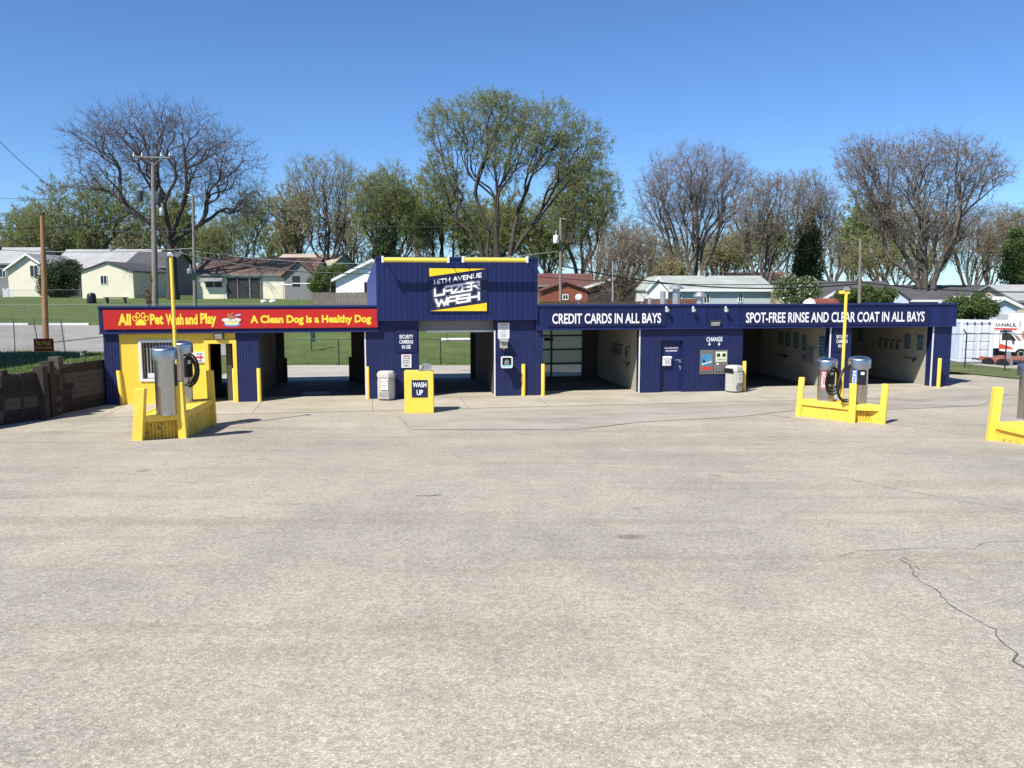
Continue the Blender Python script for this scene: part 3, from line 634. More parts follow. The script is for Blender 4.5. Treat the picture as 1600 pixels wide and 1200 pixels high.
vs = [(u + p[0], -.45, z + p[1]) for p in o_] + [(u + p[0], -.45, z + p[1]) for p in i_] + [(u + p[0], -.40, z + p[1]) for p in o_]
mb.add(vs, [(i, (i + 1) % n, n + (i + 1) % n, n + i) for i in range(n)] + [(i, i + 2 * n, (i + 1) % n + 2 * n, (i + 1) % n) for i in range(n)]); mb.build('frame', m_white, t)
mb = MB(FAC); mb.box(u - .174, u + .174, -.435, -.421, z - .174, z - .11); mb.build('lower_edge', mat('pale_cyan', (.25, .62, .70), .4), t)
mb = MB(FAC); mb.prism([(u - .09, z - .09), (u + .09, z - .09), (u + .09, z + .04), (u, z + .11), (u - .09, z + .04)], -.43, -.421, 'xz'); mb.build('keypad', m_grey, t)
# change machines
for (x0, x1, lab, kind) in ((1094.5, 1114.5, 'grey change machine with a blue and red screen picture', 0), (1116.5, 1136.5, 'grey change machine with a pale CHANGE panel', 1)):
    u0, z1 = FP(x0, 547, -.03); u1, z0 = FP(x1, 584.5, -.03); t = fthing('change_machine', lab, 'change machine', (u0 + u1) / 2, z0, 0)
    mb = MB(FAC); mb.box(u0, u1, -.03, .02, z0, z1); mb.build('cabinet', mat('machine_grey', (.20, .19, .18), .45, .3), t, bevel=.008)
    wd_, h_ = u1 - u0, z1 - z0
    if not kind:
        mb = MB(FAC); mb.box(u0 + .12 * wd_, u0 + .85 * wd_, -.037, -.031, z0 + .36 * h_, z0 + .83 * h_); mb.build('picture', mat('machine_picture', (.02, .14, .32), .3, col2=(.10, .35, .50), scale=4), t)
        mb = MB(FAC); mb.quad((u0 + .12 * wd_, -.039, z0 + .38 * h_), (u0 + .85 * wd_, -.039, z0 + .5 * h_), (u0 + .85 * wd_, -.039, z0 + .55 * h_), (u0 + .12 * wd_, -.039, z0 + .42 * h_)); mb.build('stripe', m_white, t)
        mb = MB(FAC); mb.box(u0 + .12 * wd_, u0 + .85 * wd_, -.037, -.031, z0 + .18 * h_, z0 + .31 * h_); mb.build('red_band', m_red, t)
        mb = MB(FAC); mb.box(u0 + .2 * wd_, u0 + .34 * wd_, -.045, -.038, z0 + .5 * h_, z0 + .6 * h_); mb.build('card_slot', m_black, t)
    else:
        mb = MB(FAC); mb.box(u0 + .1 * wd_, u0 + .9 * wd_, -.037, -.031, z0 + .52 * h_, z0 + .93 * h_); p_ = mb.build('panel', mat('pale_panel', (.72, .76, .55), .5), t)
        mb = MB(FAC); words(mb, 'CHANGE', u0 + .18 * wd_, u0 + .82 * wd_, z0 + .57 * h_, z0 + .65 * h_, -.040); 
        for a in (.17, .58): mb.box(u0 + a * wd_, u0 + (a + .25) * wd_, -.0405, -.038, z0 + .72 * h_, z0 + .86 * h_)
        mb.build('lettering', m_darkprint, p_)
        mb = MB(FAC); disc(mb, u0 + .25 * wd_, z0 + .43 * h_, .05, .05, -.04, 0); mb.build('coin_button', m_white, t)
    mb = MB(FAC)
    for k in range(4): mb.box(u0 + (.15 + .2 * k) * wd_, u0 + (.2 + .2 * k) * wd_, -.036, -.031, z0 + .05 * h_, z0 + .13 * h_)
    mb.build('slot', m_black, t)
# mail box on the office door
u0, z1 = FP(1036, 557, .05); u1, z0 = FP(1048.5, 571.5, .05); t = fthing('mailbox', 'white mailbox with a curved lid on the blue office door', 'mailbox', (u0 + u1) / 2, z0, .15)
mb = MB(FAC); mb.box(u0, u1, .04, .155, z0, z1 - .08); mb.build('box_body', m_white, t, bevel=.015)
mb = MB(FAC); mb.prism([(.155, z1 - .079), (.02, z1 - .079), (.02, z1 - .06), (.06, z1 - .01), (.155, z1)], u0 - .01, u1 + .02, 'yz'); mb.build('lid', m_white, t)
mb = MB(FAC); mb.box(u0 + .08, u1 - .05, .032, .039, z0 + .08, z1 - .14); mb.build('print', mat('faint_print', (.45, .45, .45), .6), t)
# bins
def trash_bin(x, yb, lab, rz):
    P = G(x, yb); t = thing('trash_bin', lab, 'trash bin', P, rz, 'trash bins against the front wall')
    T = Matrix.Translation(P) @ Matrix.Rotation(rz, 4, 'Z')
    def octa(w_, c, z0, z1, mbx, m=0, tap=1):
        a = w_ / 2; pl = [(a, -a + c), (a, a - c), (a - c, a), (-a + c, a), (-a, a - c), (-a, -a + c), (-a + c, -a), (a - c, -a)]
        vs = [T @ Vector((p[0], p[1], z0)) for p in pl] + [T @ Vector((p[0] * tap, p[1] * tap, z1)) for p in pl]
        mbx.add(vs, [tuple(range(8)), tuple(range(8, 16))] + [(i, (i + 1) % 8, 8 + (i + 1) % 8, 8 + i) for i in range(8)], m)
    mb = MB(); octa(.60, .14, .07, .86, mb, tap=1.02); mb.build('bin_body', m_bin, t, bevel=.015)
    mb = MB(); octa(.50, .12, .0, .069, mb); mb.build('foot', m_grey, t)
    mb = MB(); octa(.64, .15, .861, 1.02, mb, tap=.98); octa(.61, .14, 1.021, 1.09, mb, tap=.86); mb.build('lid', mat('bin_lid', (.50, .48, .44), .6), t, bevel=.02)
    mb = MB(); mb.prism([(-.20, .80), (.20, .80), (.24, .90), (.20, .99), (-.2, .99), (-.24, .9)], -.328, -.312, 'xz', T=T @ Matrix.Rotation(R(-90), 4, 'Z')); mb.build('opening', m_black, t)
    mb = MB(); mb.box(-.13, .13, -.332, -.312, .42, .82, T=T); lb = mb.build('notice', mat('cream_notice', (.82, .78, .62), .6), t)
    mb = MB()
    for s_, z in (('KEEP LOT CLEAN', .74), ('NO', .66), ('HOUSEHOLD', .58), ('TRASH', .49)):
        pts, fs = glyphs(s_, .02); ww = .022 * len(s_) / 2 if len(s_) < 12 else .12
        mb.add([T @ Vector((lerp(-ww, ww, a), -.335, z + .05 * b_ - .02)) for a, b_ in pts], fs)
    mb.build('lettering', m_blab, lb)
    mb = MB()
    for k in range(9):
        for j in range(3): mb.box(-.2 + k * .05, -.175 + k * .05, -.306, -.298, .16 + j * .06, .2 + j * .06, T=T)
    mb.build('vent_slot', m_grey, t)
trash_bin(604, 625, 'white trash bin left of the tower bay behind the wash up box', TH + R(-14))
trash_bin(1146, 613, 'white trash bin at the right end of the change machines', TH + R(24))
# bollards at the wall
def bollard(x, yb, lab, yt=None, lean=0, h=1.24, r_=.075, v=0, grp='yellow bollards along the building front'):
    P = G(x, yb); t = thing('bollard', lab, 'bollard', P, 0, grp)
    q = P + Vector((lean * h, 0, h)); mb = MB(); mb.tube([P - Vector((0, 0, .1)), P + Vector((0, 0, .2)), q - Vector((0, 0, .02)), q], [r_, r_, r_, r_ * .86], 16)
    mb.build('post', m_yel, t, smooth=True)
    mb = MB(); mb.tube([P, P + Vector((lean * .03, 0, .03))], r_ * 1.25, 12); mb.build('base_collar', m_yelworn, t)
for (x, yb, lab, ln) in ((191, 632.5, 'leaning yellow bollard at the far left corner of the yellow wall', -.06), (368, 628, 'yellow bollard between the open pet wash door and the blue pier', 0), (406, 627.5, 'yellow bollard at the left edge of the first open bay', 0), (575.5, 623.5, 'yellow bollard at the right edge of the first open bay', 0), (617, 620, 'yellow bollard half hidden behind the white bin and wash up box', 0), (818, 618.5, 'yellow bollard on the pier below the pay terminal', 0), (848.5, 618, 'yellow bollard at the left edge of the bay with the frosted door', 0), (1006, 613.5, 'yellow bollard left of the blue office door', 0), (1162, 612, 'yellow bollard beside the white bin right of the change machines', 0), (1303, 608, 'yellow bollard on the narrow pier behind the red vacuum', 0), (1466, 605.5, 'yellow bollard on the right end pier of the building', 0)):
    bollard(x, yb, lab, lean=ln)
# wash up box and dispenser
P = G(655, 645.5); T = Matrix.Translation(P) @ Matrix.Rotation(R(4), 4, 'Z'); hw = .485; H = 1.40
t = thing('wash_up_box', 'square yellow wash up box standing on the concrete apron', 'wash station', P, R(4))
mb = MB(); mb.box(-hw, hw, 0, .62, 0, H, T=T); mb.build('box_body', m_yel, t, bevel=.012)
mb = MB(); mb.box(-.24, .29, -.018, -.001, .54, 1.12, T=T); p_ = mb.build('sign_panel', m_signblue, t)
mb = MB()
for s_, a, b_, z0, z1 in (('WASH', -.20, .25, .875, 1.045), ('UP', -.075, .135, .61, .79)):
    pts, fs = glyphs(s_, .02); mb.add([T @ Vector((lerp(a, b_, q), -.023, lerp(z0, z1, r_))) for q, r_ in pts], fs)
mb.build('lettering', m_letter, p_)
D = T @ Vector((.25, .2, H + .001)); t = thing('hand_dispenser', 'grey metal dispenser with a slanted hood on top of the wash up box', 'dispenser', D, R(20))
TD = Matrix.Translation(D) @ Matrix.Rotation(R(20), 4, 'Z')
mb = MB(); mb.prism([(-.12, 0), (.12, 0), (.17, .22), (.06, .26), (-.1, .25)], -.1, .1, 'xz', T=TD); mb.build('housing', m_galv, t, bevel=.01)
mb = MB(); mb.prism([(-.30, 0), (-.125, 0), (-.125, .22), (-.18, .1)], -.08, .08, 'xz', T=TD); mb.build('spout', m_grey, t)
# ================================================================ VACUUM ISLANDS
def island(name_lab, c, ztop, doors=True):
    """c: four ground points, front-left, front-right, back-right, back-left"""
    zt = ztop; cen = sum(c, Vector()) / 4
    t = thing('vacuum_island', name_lab, 'island', Vector((cen.x, cen.y, min(p.z for p in c))))
    ins = [p + (cen - p).normalized() * .06 for p in c]
    def wall(a, b, th_, z0, z1, mbx, out=0):
        d = (b - a); d.z = 0; d.normalize(); n = Vector((d.y, -d.x, 0))
        if (a + b).dot(n) / 2 < cen.dot(n): n = -n
        pl = [a + n * out, b + n * out, b + n * (out - th_), a + n * (out - th_)]
        mbx.add([Vector((p.x, p.y, z0 if not callable(z0) else z0(p))) for p in pl] + [Vector((p.x, p.y, z1)) for p in pl], [(0, 1, 2, 3), (4, 5, 6, 7), (0, 1, 5, 4), (1, 2, 6, 5), (2, 3, 7, 6), (3, 0, 4, 7)])
        return d, n
    # deck of planks
    mb = MB(); mb.add([Vector((p.x, p.y, zt - .10)) for p in ins] + [Vector((p.x, p.y, zt)) for p in ins], [(0, 1, 2, 3), (4, 5, 6, 7), (0, 1, 5, 4), (1, 2, 6, 5), (2, 3, 7, 6), (3, 0, 4, 7)])
    mb.build('deck', m_yelworn, t)
    for i, (a, b, nm) in enumerate(((c[1], c[2], 'side_panel'), (c[2], c[3], 'side_panel'), (c[3], c[0], 'side_panel'))):
        mb = MB(); wall(a, b, .05, lambda p: gz(p.x, p.y) - .06, zt - .17, mb, -.03); mb.build(nm, m_yelworn, t)
    for i in range(4):
        mb = MB(); wall(c[i], c[(i + 1) % 4], .07, zt - .16, zt + .02, mb, .035); mb.build('edge_board', m_yel, t, bevel=.008)
    # ribbed block front
    a, b = c[0], c[1]; d = b - a; L_ = d.length; d = d.normalized(); n = Vector((d.y, -d.x, 0))
    if (a + b).dot(n) / 2 < cen.dot(n): n = -n
    mb = MB(); wall(a, b, .1, lambda p: gz(p.x, p.y) - .06, zt - .17, mb, -.15); mb.build('front_wall', m_yelworn, t)
    mb = MB(); k = int(L_ / .085)
    for i in range(k):
        o_ = a + d * ((i + .5) * L_ / k); g0 = gz(o_.x, o_.y)
        for j in range(3):
            z0 = g0 - .02 + j * (zt - .17 - g0) / 3; z1 = z0 + (zt - .17 - g0) / 3 - .015
            pl = [o_ - d * .03 - n * .149, o_ + d * .03 - n * .149, o_ + d * .022 - n * .11, o_ - d * .022 - n * .11]
            mb.add([Vector((p.x, p.y, z0)) for p in pl] + [Vector((p.x, p.y, z1)) for p in pl], [(0, 1, 2, 3), (4, 5, 6, 7), (0, 1, 5, 4), (1, 2, 6, 5), (2, 3, 7, 6), (3, 0, 4, 7)])
    mb.build('split_rib_face', m_yelworn, t)
    return t
def squarepost(P, lab, h, wdt, lean, rz, grp):
    t = thing('bollard', lab, 'bollard', P, rz, grp); q = Vector((lean[0] * h, lean[1] * h, h)); a = wdt / 2
    mb = MB(); pl = [(-a, -a), (a, -a), (a, a), (-a, a)]; T = Matrix.Translation(P) @ Matrix.Rotation(rz, 4, 'Z'); Ti = Matrix.Translation(P)
    vs = [T @ Vector((x, y, -.12)) for x, y in pl] + [T @ Vector((x, y, h)) + Vector((q.x, q.y, 0)) for x, y in pl]
    mb.add(vs, [(0, 1, 2, 3), (4, 5, 6, 7), (0, 1, 5, 4), (1, 2, 6, 5), (2, 3, 7, 6), (3, 0, 4, 7)])
    mb.build('post', m_yel, t, bevel=.012); return t
def roundpost(P, lab, h, r_, lean, grp):
    t = thing('bollard', lab, 'bollard', P, 0, grp); q = P + Vector((lean[0] * h, lean[1] * h, h))
    mb = MB(); mb.tube([P - Vector((0, 0, .1)), q - Vector((0, 0, .02)), q], [r_, r_, r_ * .85], 16); mb.build('post', m_yel, t, smooth=True); return t
def vacuum(P, lab, h, r_, rz, lab_mat=None, words_=None, hose='coil', grp='stainless vacuums on the islands', hs=1):
    t = thing('vacuum_cleaner', lab, 'vacuum', P, rz, grp); T = Matrix.Translation(P) @ Matrix.Rotation(rz, 4, 'Z')
    mb = MB(); mb.lathe([(r_, 0), (r_, h - .33)], n=40, T=T); mb.build('tank', m_steel, t, smooth=True)
    R1 = r_ * 1.25
    prof = [(r_ * .98, h - .335), (R1, h - .33), (R1, h - .09), (R1 * .985, h - .07)] + [(R1 * .985 * math.cos(R(a)), h - .07 + .11 * math.sin(R(a))) for a in (15, 35, 55, 75)] + [(.01, h + .042)]
    mb = MB(); mb.lathe(prof, n=40, T=T); mb.build('dome_cap', m_steel, t, smooth=True)
    mb = MB(); mb.lathe([(r_ + .012, .0), (r_ + .012, .035)], n=40, T=T); mb.build('base_ring', m_galv, t)
    if lab_mat:
        mb = MB(); n = 7; vs = []; rr_ = r_ + .004
        for i in range(n + 1):
            a = R(-90) + (i / n - .5) * .56
            vs += [T @ Vector((rr_ * math.cos(a), rr_ * math.sin(a), h * .30)), T @ Vector((rr_ * math.cos(a), rr_ * math.sin(a), h - .36))]
        mb.add(vs, [(2 * i, 2 * i + 2, 2 * i + 3, 2 * i + 1) for i in range(n)]); lb = mb.build('label', lab_mat, t)
        mb = MB(); z = h - .40; dz_ = (h - .36 - h * .30 - .08) / len(words_); W_ = r_ * .26
        for ch in words_:
            pts, fs = glyphs(ch, .03); mb.add([T @ Vector(((rr_ + .004) * math.cos(R(-90) + lerp(-W_, W_, p) / r_), (rr_ + .004) * math.sin(R(-90) + lerp(-W_, W_, p) / r_), lerp(z - dz_ * .78, z, q))) for p, q in pts], fs); z -= dz_
        mb.build('lettering', m_letter, lb)
    # coin panel on the front
    TP = T @ Matrix.Rotation(R(48 * hs), 4, 'Z')
    mb = MB(); mb.box(-.13, .13, -r_ - .035, -r_ + .08, h * .42, h * .74, T=TP); cp = mb.build('coin_panel', m_black, t, bevel=.012)
    mb = MB(); mb.box(-.05, .06, -r_ - .042, -r_ - .036, h * .64, h * .70, T=TP); mb.build('instruction_plate', m_white, cp)
    if hose == 'coil':
        mb = MB()
        for k in range(3):
            rx, rz_ = .20 + .03 * k, .33 + .05 * k; pts = []
            for i in range(25):
                a = 2 * math.pi * i / 24; pts.append(TP @ Vector((rx * math.cos(a), -r_ - .07 - .035 * k + .02 * math.sin(a * 2), h * .56 - .04 * k + rz_ * math.sin(a))))
            mb.tube(pts, .028, 8, cap=False)
        mb.build('hose', m_rubber, t, smooth=True)
    elif hose == 'arc':
        mb = MB(); X = hs * r_
        pts = [Vector((X * .9, -.12, h - .3)), Vector((X * 1.6, -.16, h - .42)), Vector((X * 2.1, -.2, h * .55)), Vector((X * 2.3, -.22, h * .34)), Vector((X * 2.1, -.26, .14)), Vector((X * 1.7, -.32, .06))]
        Q = []
        for i in range(len(pts) - 1):
            for s_ in range(6): 
                p0_, p1_, p2_, p3_ = pts[max(0, i - 1)], pts[i], pts[i + 1], pts[min(len(pts) - 1, i + 2)]; u = s_ / 6
                Q.append(.5 * ((2 * p1_) + (p2_ - p0_) * u + (2 * p0_ - 5 * p1_ + 4 * p2_ - p3_) * u * u + (3 * p1_ - p0_ - 3 * p2_ + p3_) * u ** 3))
        Q.append(pts[-1]); Q = [T @ q for q in Q]
        mb.tube(Q, .038, 10); hz = mb.build('hose', m_rubber, t, smooth=True)
        mb = MB(); mb.tube([Q[-1], Q[-1] + Vector((.02, -.1, .03)), Q[-1] + Vector((.06, -.22, -.01))], [.045, .05, .06], 10); mb.build('nozzle', m_black, hz, smooth=True)
    elif hose == 'loops':
        for rr2, off in ((.46, 0), (.40, .07), (.34, .03)):
            mb = MB(); pts = []
            for i in range(15):
                a = R(100) - R(235) * i / 14; pts.append(T @ Vector((r_ * .5 + rr2 * .75 * math.cos(a), -.15 - off, h * .54 + rr2 * 1.12 * math.sin(a))))
            mb.tube(pts, .030, 8); mb.build('hose', m_rubber, t, smooth=True)
    return t
# right island
P1, P2, P3 = G(1247, 650), G(1330, 660), G(1378, 662); P4 = P1 + P3 - P2 + Vector((.1, .25, 0))
DZ = .55
island('yellow vacuum island at right with two vacuums, in front of the right bays', [P2, P3, P4, P1], DZ)
gR = 'bollards at the corners of the right vacuum island'
roundpost(P1, 'round yellow bollard at the left corner of the right vacuum island', 1.28, .10, (.06, 0), gR)
squarepost(P2, 'yellow post at the front corner of the right island, before the blue vacuum', 1.22, .20, (.0, 0), R(-14), gR)
roundpost(P3, 'yellow bollard at the right corner of the right vacuum island', 1.24, .11, (.035, 0), gR)
def onplane(x, y, z): r = ray(x, y); k = (z - EYE.z) / r.z; return EYE + r * k
V1 = AT(1290, 620, 26.7); V2 = AT(1340.5, 620, 26.12)
V1.z = V2.z = DZ + .002
vacuum(V1, 'stainless vacuum with a red label and a coiled black hose', 1.36, .265, R(-38), m_pink, 'VACUUM', 'coil')
vacuum(V2, 'stainless vacuum with a blue label on the front of the right island', 1.46, .27, R(-52), m_blab, 'VACUUM', 'none')
# hose of the blue vacuum
hv = [o for o in V2 and COL.objects if o.name.startswith('vacuum_cleaner')][-1]
def spline(pts, k=6):
    Q = []
    for i in range(len(pts) - 1):
        p0_, p1_, p2_, p3_ = pts[max(0, i - 1)], pts[i], pts[i + 1], pts[min(len(pts) - 1, i + 2)]
        for s_ in range(k):
            u = s_ / k; Q.append(.5 * ((2 * p1_) + (p2_ - p0_) * u + (2 * p0_ - 5 * p1_ + 4 * p2_ - p3_) * u * u + (3 * p1_ - p0_ - 3 * p2_ + p3_) * u ** 3))
    return Q + [pts[-1]]
Y0 = V2.y - .12
Q = spline([AT(1327, 572, Y0 + .05), AT(1318, 578, Y0 - .02), AT(1312, 592, Y0 - .1), AT(1309, 608, Y0 - .15), AT(1311, 619, Y0 - .15), AT(1316, 625, Y0 - .16), AT(1321, 626, Y0 - .2)])
mb = MB(); mb.tube(Q, .045, 10); hz = mb.build('hose', m_rubber, hv, smooth=True)
mb = MB(); mb.tube([Q[-1] + Vector((-.14, 0, .01)), Q[-1] + Vector((0, -.02, 0)), Q[-1] + Vector((.05, -.05, -.02))], [.055, .06, .07], 10); mb.build('nozzle', m_black, hz, smooth=True)
# left island
c0, c1, c2 = G(216, 688), G(287, 684.5), G(333, 663.5)
c3 = c0 + (c2 - c1) + Vector((-.05, 0, 0)); zI = max(p.z for p in (c0, c1)) + .62
island('yellow vacuum island at left with two vacuums and a tall light post', [c0, c1, c2, c3], zI)
gL = 'square posts at the corners of the left vacuum island'
sc_ = 1300.0 / c0.y
squarepost(c0, 'leaning square yellow post at the front left corner of the left island', 83 / sc_, .25, (.10, 0), R(8), gL)
squarepost(c1, 'upright square yellow post at the front right corner of the left island', 90 / (1300 / c1.y), .21, (-.035, 0), R(6), gL)
squarepost(c2, 'square yellow post at the shaded back right corner of the left island', 86 / (1300 / c2.y), .20, (-.02, 0), R(10), gL)
W1 = onplane(261, 647, zI); W2 = onplane(289, 628, zI); W2.z = W1.z = zI + .002
vacuum(W1, 'large steel vacuum at the front of the left island', 106 / (1300 / W1.y), .265, R(14), None, None, 'none', hs=2.1)
vacuum(W2, 'steel vacuum behind the light post on the left island with looped hoses', 95 / (1300 / W2.y), .235, R(10), None, None, 'loops')
def lightpost(P, h, lab, tee):
    t = thing('light_post', lab, 'light post', P, 0, 'slim yellow light posts on the islands')
    mb = MB(); mb.tube([P, P + Vector((0, 0, h))], .05, 12); mb.build('pole', m_yel, t, smooth=True)
    mb = MB(); mb.tube([P, P + Vector((0, 0, .03))], .11, 12); mb.build('base_plate', m_yelworn, t)
    q = P + Vector((0, 0, h))
    if tee: mb = MB(); mb.box(q.x - .22, q.x + .1, q.y - .05, q.y + .05, q.z - .09, q.z + .01); mb.build('arm', m_yel, t, bevel=.01)
    mb = MB(); mb.prism([(-.09, .012), (.09, .012), (.1, .06), (.04, .12), (-.07, .11)], -.08, .08, 'xz', T=Matrix.Translation(q)); mb.build('lamp_head', m_galv, t, bevel=.01)
Pl = onplane(278, 632, zI); Pl.z = zI + .002; lightpost(Pl, (632 - 404) / (1300 / Pl.y) * 1.01, 'tall slim yellow light post on the left vacuum island', False)
Pl = onplane(1314.5, 628, DZ); Pl.z = DZ + .002; lightpost(Pl, (628 - 456) / (1300 / Pl.y) * 1.01, 'slim yellow light post with a short top arm on the right island', True)
# island cut by the right edge of the frame
q0 = G(1548, 688); q1 = G(1640, 700); dq = (q1 - q0).normalized(); q1 = q0 + dq * 1.9; nq = Vector((-dq.y, dq.x, 0))
q0i = q0 + dq * .18
zR = q0.z + .50
island('yellow vacuum island cut off by the right edge of the picture', [q1, q1 + nq * 1.1, q0i + nq * 1.1, q0i], zR)
squarepost(q0, 'leaning square yellow post left of the island at the right picture edge', 85 / (1300 / q0.y), .21, (.07, 0), R(-8), 'posts of the rightmost island')
Wx = AT(1606, 655, q0.y + .45); Wx.z = zR + .002
vacuum(Wx, 'steel vacuum cut off by the right edge of the picture', 1.50, .26, R(20), None, None, 'none')
# ================================================================ RETAINING WALL AND LAWN (left)
m_timber = [mat('old_timber_%s' % w_, c, .9, var=.35, scale=3, bump=.4, bscale=12, stretch=(1, 1, 9)) for w_, c in (('dark', (.026, .021, .018)), ('brown', (.038, .028, .023)), ('grey', (.075, .066, .058)))]
wl = [Vector((-14.60, 29.75, 0)), Vector((-15.02, 27.5, 0)), Vector((-14.98, 26.4, 0)), Vector((-15.55, 25.2, 0)), Vector((-16.35, 22.5, 0)), Vector((-17.2, 15, 0))]
rw = thing('retaining_wall', 'dark stepped timber retaining wall holding back the lawn at left', 'wall', wl[1])
rn = random.Random(4); ZL = 1.52
for a, b in zip(wl, wl[1:]):
    d = (b - a); L_ = d.length; d.normalize(); n = Vector((-d.y, d.x, 0)); 
    if n.x < 0: n = -n
    top = ZL + .08 if a is wl[0] else ZL - .03
    mb = MB(); z = -.1 + min(gz(a.x, a.y), gz(b.x, b.y)); k = 0
    while z < top - .05:
        x = 0.0
        while x < L_:
            l_ = min(rn.uniform(1.6, 2.6), L_ - x); jt = rn.uniform(-.012, .012); p, q = a + d * (x + .006), a + d * (x + l_ - .006)
            pl = [p + n * jt, q + n * jt, q - n * .2, p - n * .2]; z1 = min(z + .172, top + .03)
            mb.add([Vector((v.x, v.y, z)) for v in pl] + [Vector((v.x, v.y, z1)) for v in pl], [(0, 1, 2, 3), (4, 5, 6, 7), (0, 1, 5, 4), (1, 2, 6, 5), (2, 3, 7, 6), (3, 0, 4, 7)], rn.randrange(3)); x += l_
        z += .18
    mb.build('timber_row', m_timber, rw)
for (x, yt, yb, s) in ((96.5, 556, 646, .36), (84, 563, 651, .30), (72.5, 571, 655, .34), (38, 582, 659, .34), (10, 577, 663, .34), (-26, 575, 668, .34)):
    P = G(x, yb); h = max(1.45, (yb - yt) * P.y / FPX); mb = MB(); a = s / 2; P = P + Vector((-.10, 0, 0))
    mb.box(P.x - a, P.x + a, P.y - .14, P.y + .14, -.1, h + gz(P.x, P.y)); mb.build('wall_post', m_timber[2 if x > 90 else 1], rw, bevel=.02)
def lawn_z(x, y):
    t = sst((y - 33) / 14); b = lerp(ZL, gz(x, 48) + .12, t) if y < 48.5 else gz(x, y)
    return b + .10 * math.sin(x * .7) * math.sin(y * .5) * .5
def wall_x(y):
    if y > wl[0].y: return -14.70 - .17 * (y - wl[0].y)
    for a, b in zip(wl, wl[1:]):
        if b.y <= y <= a.y: return lerp(b.x, a.x, (y - b.y) / (a.y - b.y)) - .1
    return -17
mb = MB(); ys = rng_(15, 48.6, 84); nx = 30; 
for j, y in enumerate(ys):
    x1 = wall_x(y)
    for i in range(nx + 1):
        x = x1 - 45 * (i / nx) ** 1.6; mb.v.append(Vector((x, y, lawn_z(x, y))))
for j in range(len(ys) - 1):
    for i in range(nx): k = j * (nx + 1) + i; mb.f.append([k, k + 1, k + nx + 2, k + nx + 1]); mb.mi.append(0)
mb.build('lawn', m_grass, kind='structure', smooth=True, loc=(0, 0, 0))
mb = MB()                                                  # bank between the lawn and the drive behind the building
for j, y in enumerate(rng_(29.7, 48.6, 40)):
    x1 = wall_x(y); mb.v += [Vector((x1 + .02, y, lawn_z(x1, y))), Vector((x1 + .6 * sst((y - 33) / 4), y, gz(x1, y) + .01))]
for j in range(40): mb.f.append([2 * j, 2 * j + 1, 2 * j + 3, 2 * j + 2]); mb.mi.append(0)
mb.build('lawn_bank', m_grass, kind='structure', smooth=True, loc=(0, 0, 0))
# grass blades
def blades(n, seed, pick, hmin, hmax):
    r_ = np.random.default_rng(seed); V = []; F = []
    for i in range(n):
        x, y, z = pick(r_); a = r_.uniform(0, 6.28); h = r_.uniform(hmin, hmax); l_ = r_.uniform(-.05, .05, 2); w_ = .012
        b = len(V); V += [(x - w_ * math.cos(a), y - w_ * math.sin(a), z), (x + w_ * math.cos(a), y + w_ * math.sin(a), z), (x + l_[0], y + l_[1], z + h)]; F.append((b, b + 1, b + 2))
    return V, F
def pickL(r_):
    y = 22 + 24 * r_.random() ** 1.3; x = wall_x(y) - .02 - 12 * r_.random() ** 1.6; return x, y, lawn_z(x, y) - .01
def pickV(r_):
    a, b = r_.random(), r_.random(); p = V[0].lerp(V[1], a); q = V[3].lerp(V[2], a); s_ = p.lerp(q, b); return s_.x, s_.y, .01
def pickB(r_): x = r_.uniform(-15, 16); y = 44.4 + 6 * r_.random() ** 1.5; return x, y, gz(x, y) - .01
def meshobj(name, Vs, Fs, m, kind=None):
    me = bpy.data.meshes.new(name); me.from_pydata(Vs, [], Fs); me.materials.append(m); o = bpy.data.objects.new(name, me); COL.objects.link(o)
    if kind: o['kind'] = kind
    return o
V = [G(1480, 574.5), G(1640, 584), G(1640, 598), G(1480, 581.5)]
o = meshobj('lawn_grass', *blades(26000, 1, pickL, .04, .12), m_blade, 'stuff'); tag(o, 'short green lawn grass above the timber wall and behind the building', 'grass')
v_, f_ = blades(9000, 2, pickV, .03, .08); v2_, f2_ = blades(14000, 3, pickB, .03, .1)
k = len(v_); o = meshobj('verge_grass', v_ + v2_, f_ + [tuple(i + k for i in f) for f in f2_], m_blade, 'stuff'); tag(o, 'thin grass on the verge at right and along the rear drive', 'grass')
# lawn sign and lamp
def lawn_pt(x, y, Y): p = AT(x, y, Y); p.z = lawn_z(p.x, p.y); return p
Y = 33.0; a, b = AT(53.5, 549, Y), AT(83, 529, Y)
t = thing('yard_sign', 'small dark red yard sign with yellow pet wash lettering on the lawn', 'sign', lawn_pt(68, 556, Y))
mb = MB(); mb.box(a.x, b.x, Y, Y + .02, a.z, b.z); sb = mb.build('sign_board', mat('dark_red_board', (.42, .03, .025), .5), t)
mb = MB()
for s_, x0, x1, z0, z1 in (('Pet Wash', .12, .86, .46, .86), ('NOW OPEN', .06, .94, .18, .36)):
    pts, fs = glyphs(s_, .03); mb.add([(lerp(a.x, b.x, lerp(x0, x1, p)), Y - .006, lerp(a.z, b.z, lerp(z0, z1, q))) for p, q in pts], fs)
mb.build('lettering', mat('dull_yellow', (.85, .62, .10), .5), sb)
for x in (a.x + .1, b.x - .1):
    mb = MB(); mb.tube([(x, Y + .04, lawn_z(x, Y) - .1), (x, Y + .04, b.z - .05)], .012, 6); mb.build('leg', m_galv, t)
p = lawn_pt(130, 556, 31.2); t = thing('lawn_lamp', 'small grey solar lamp on a white stake above the timber wall', 'lamp', p)
mb = MB(); mb.tube([p - Vector((0, 0, .1)), p + Vector((0, 0, .12))], .015, 6); mb.build('stake', m_white, t)
mb = MB(); mb.lathe([(.08, .12), (.10, .14), (.11, .26), (.13, .28), (.13, .31), (.02, .35)], c=p, n=14); mb.build('lamp_body', m_grey, t)
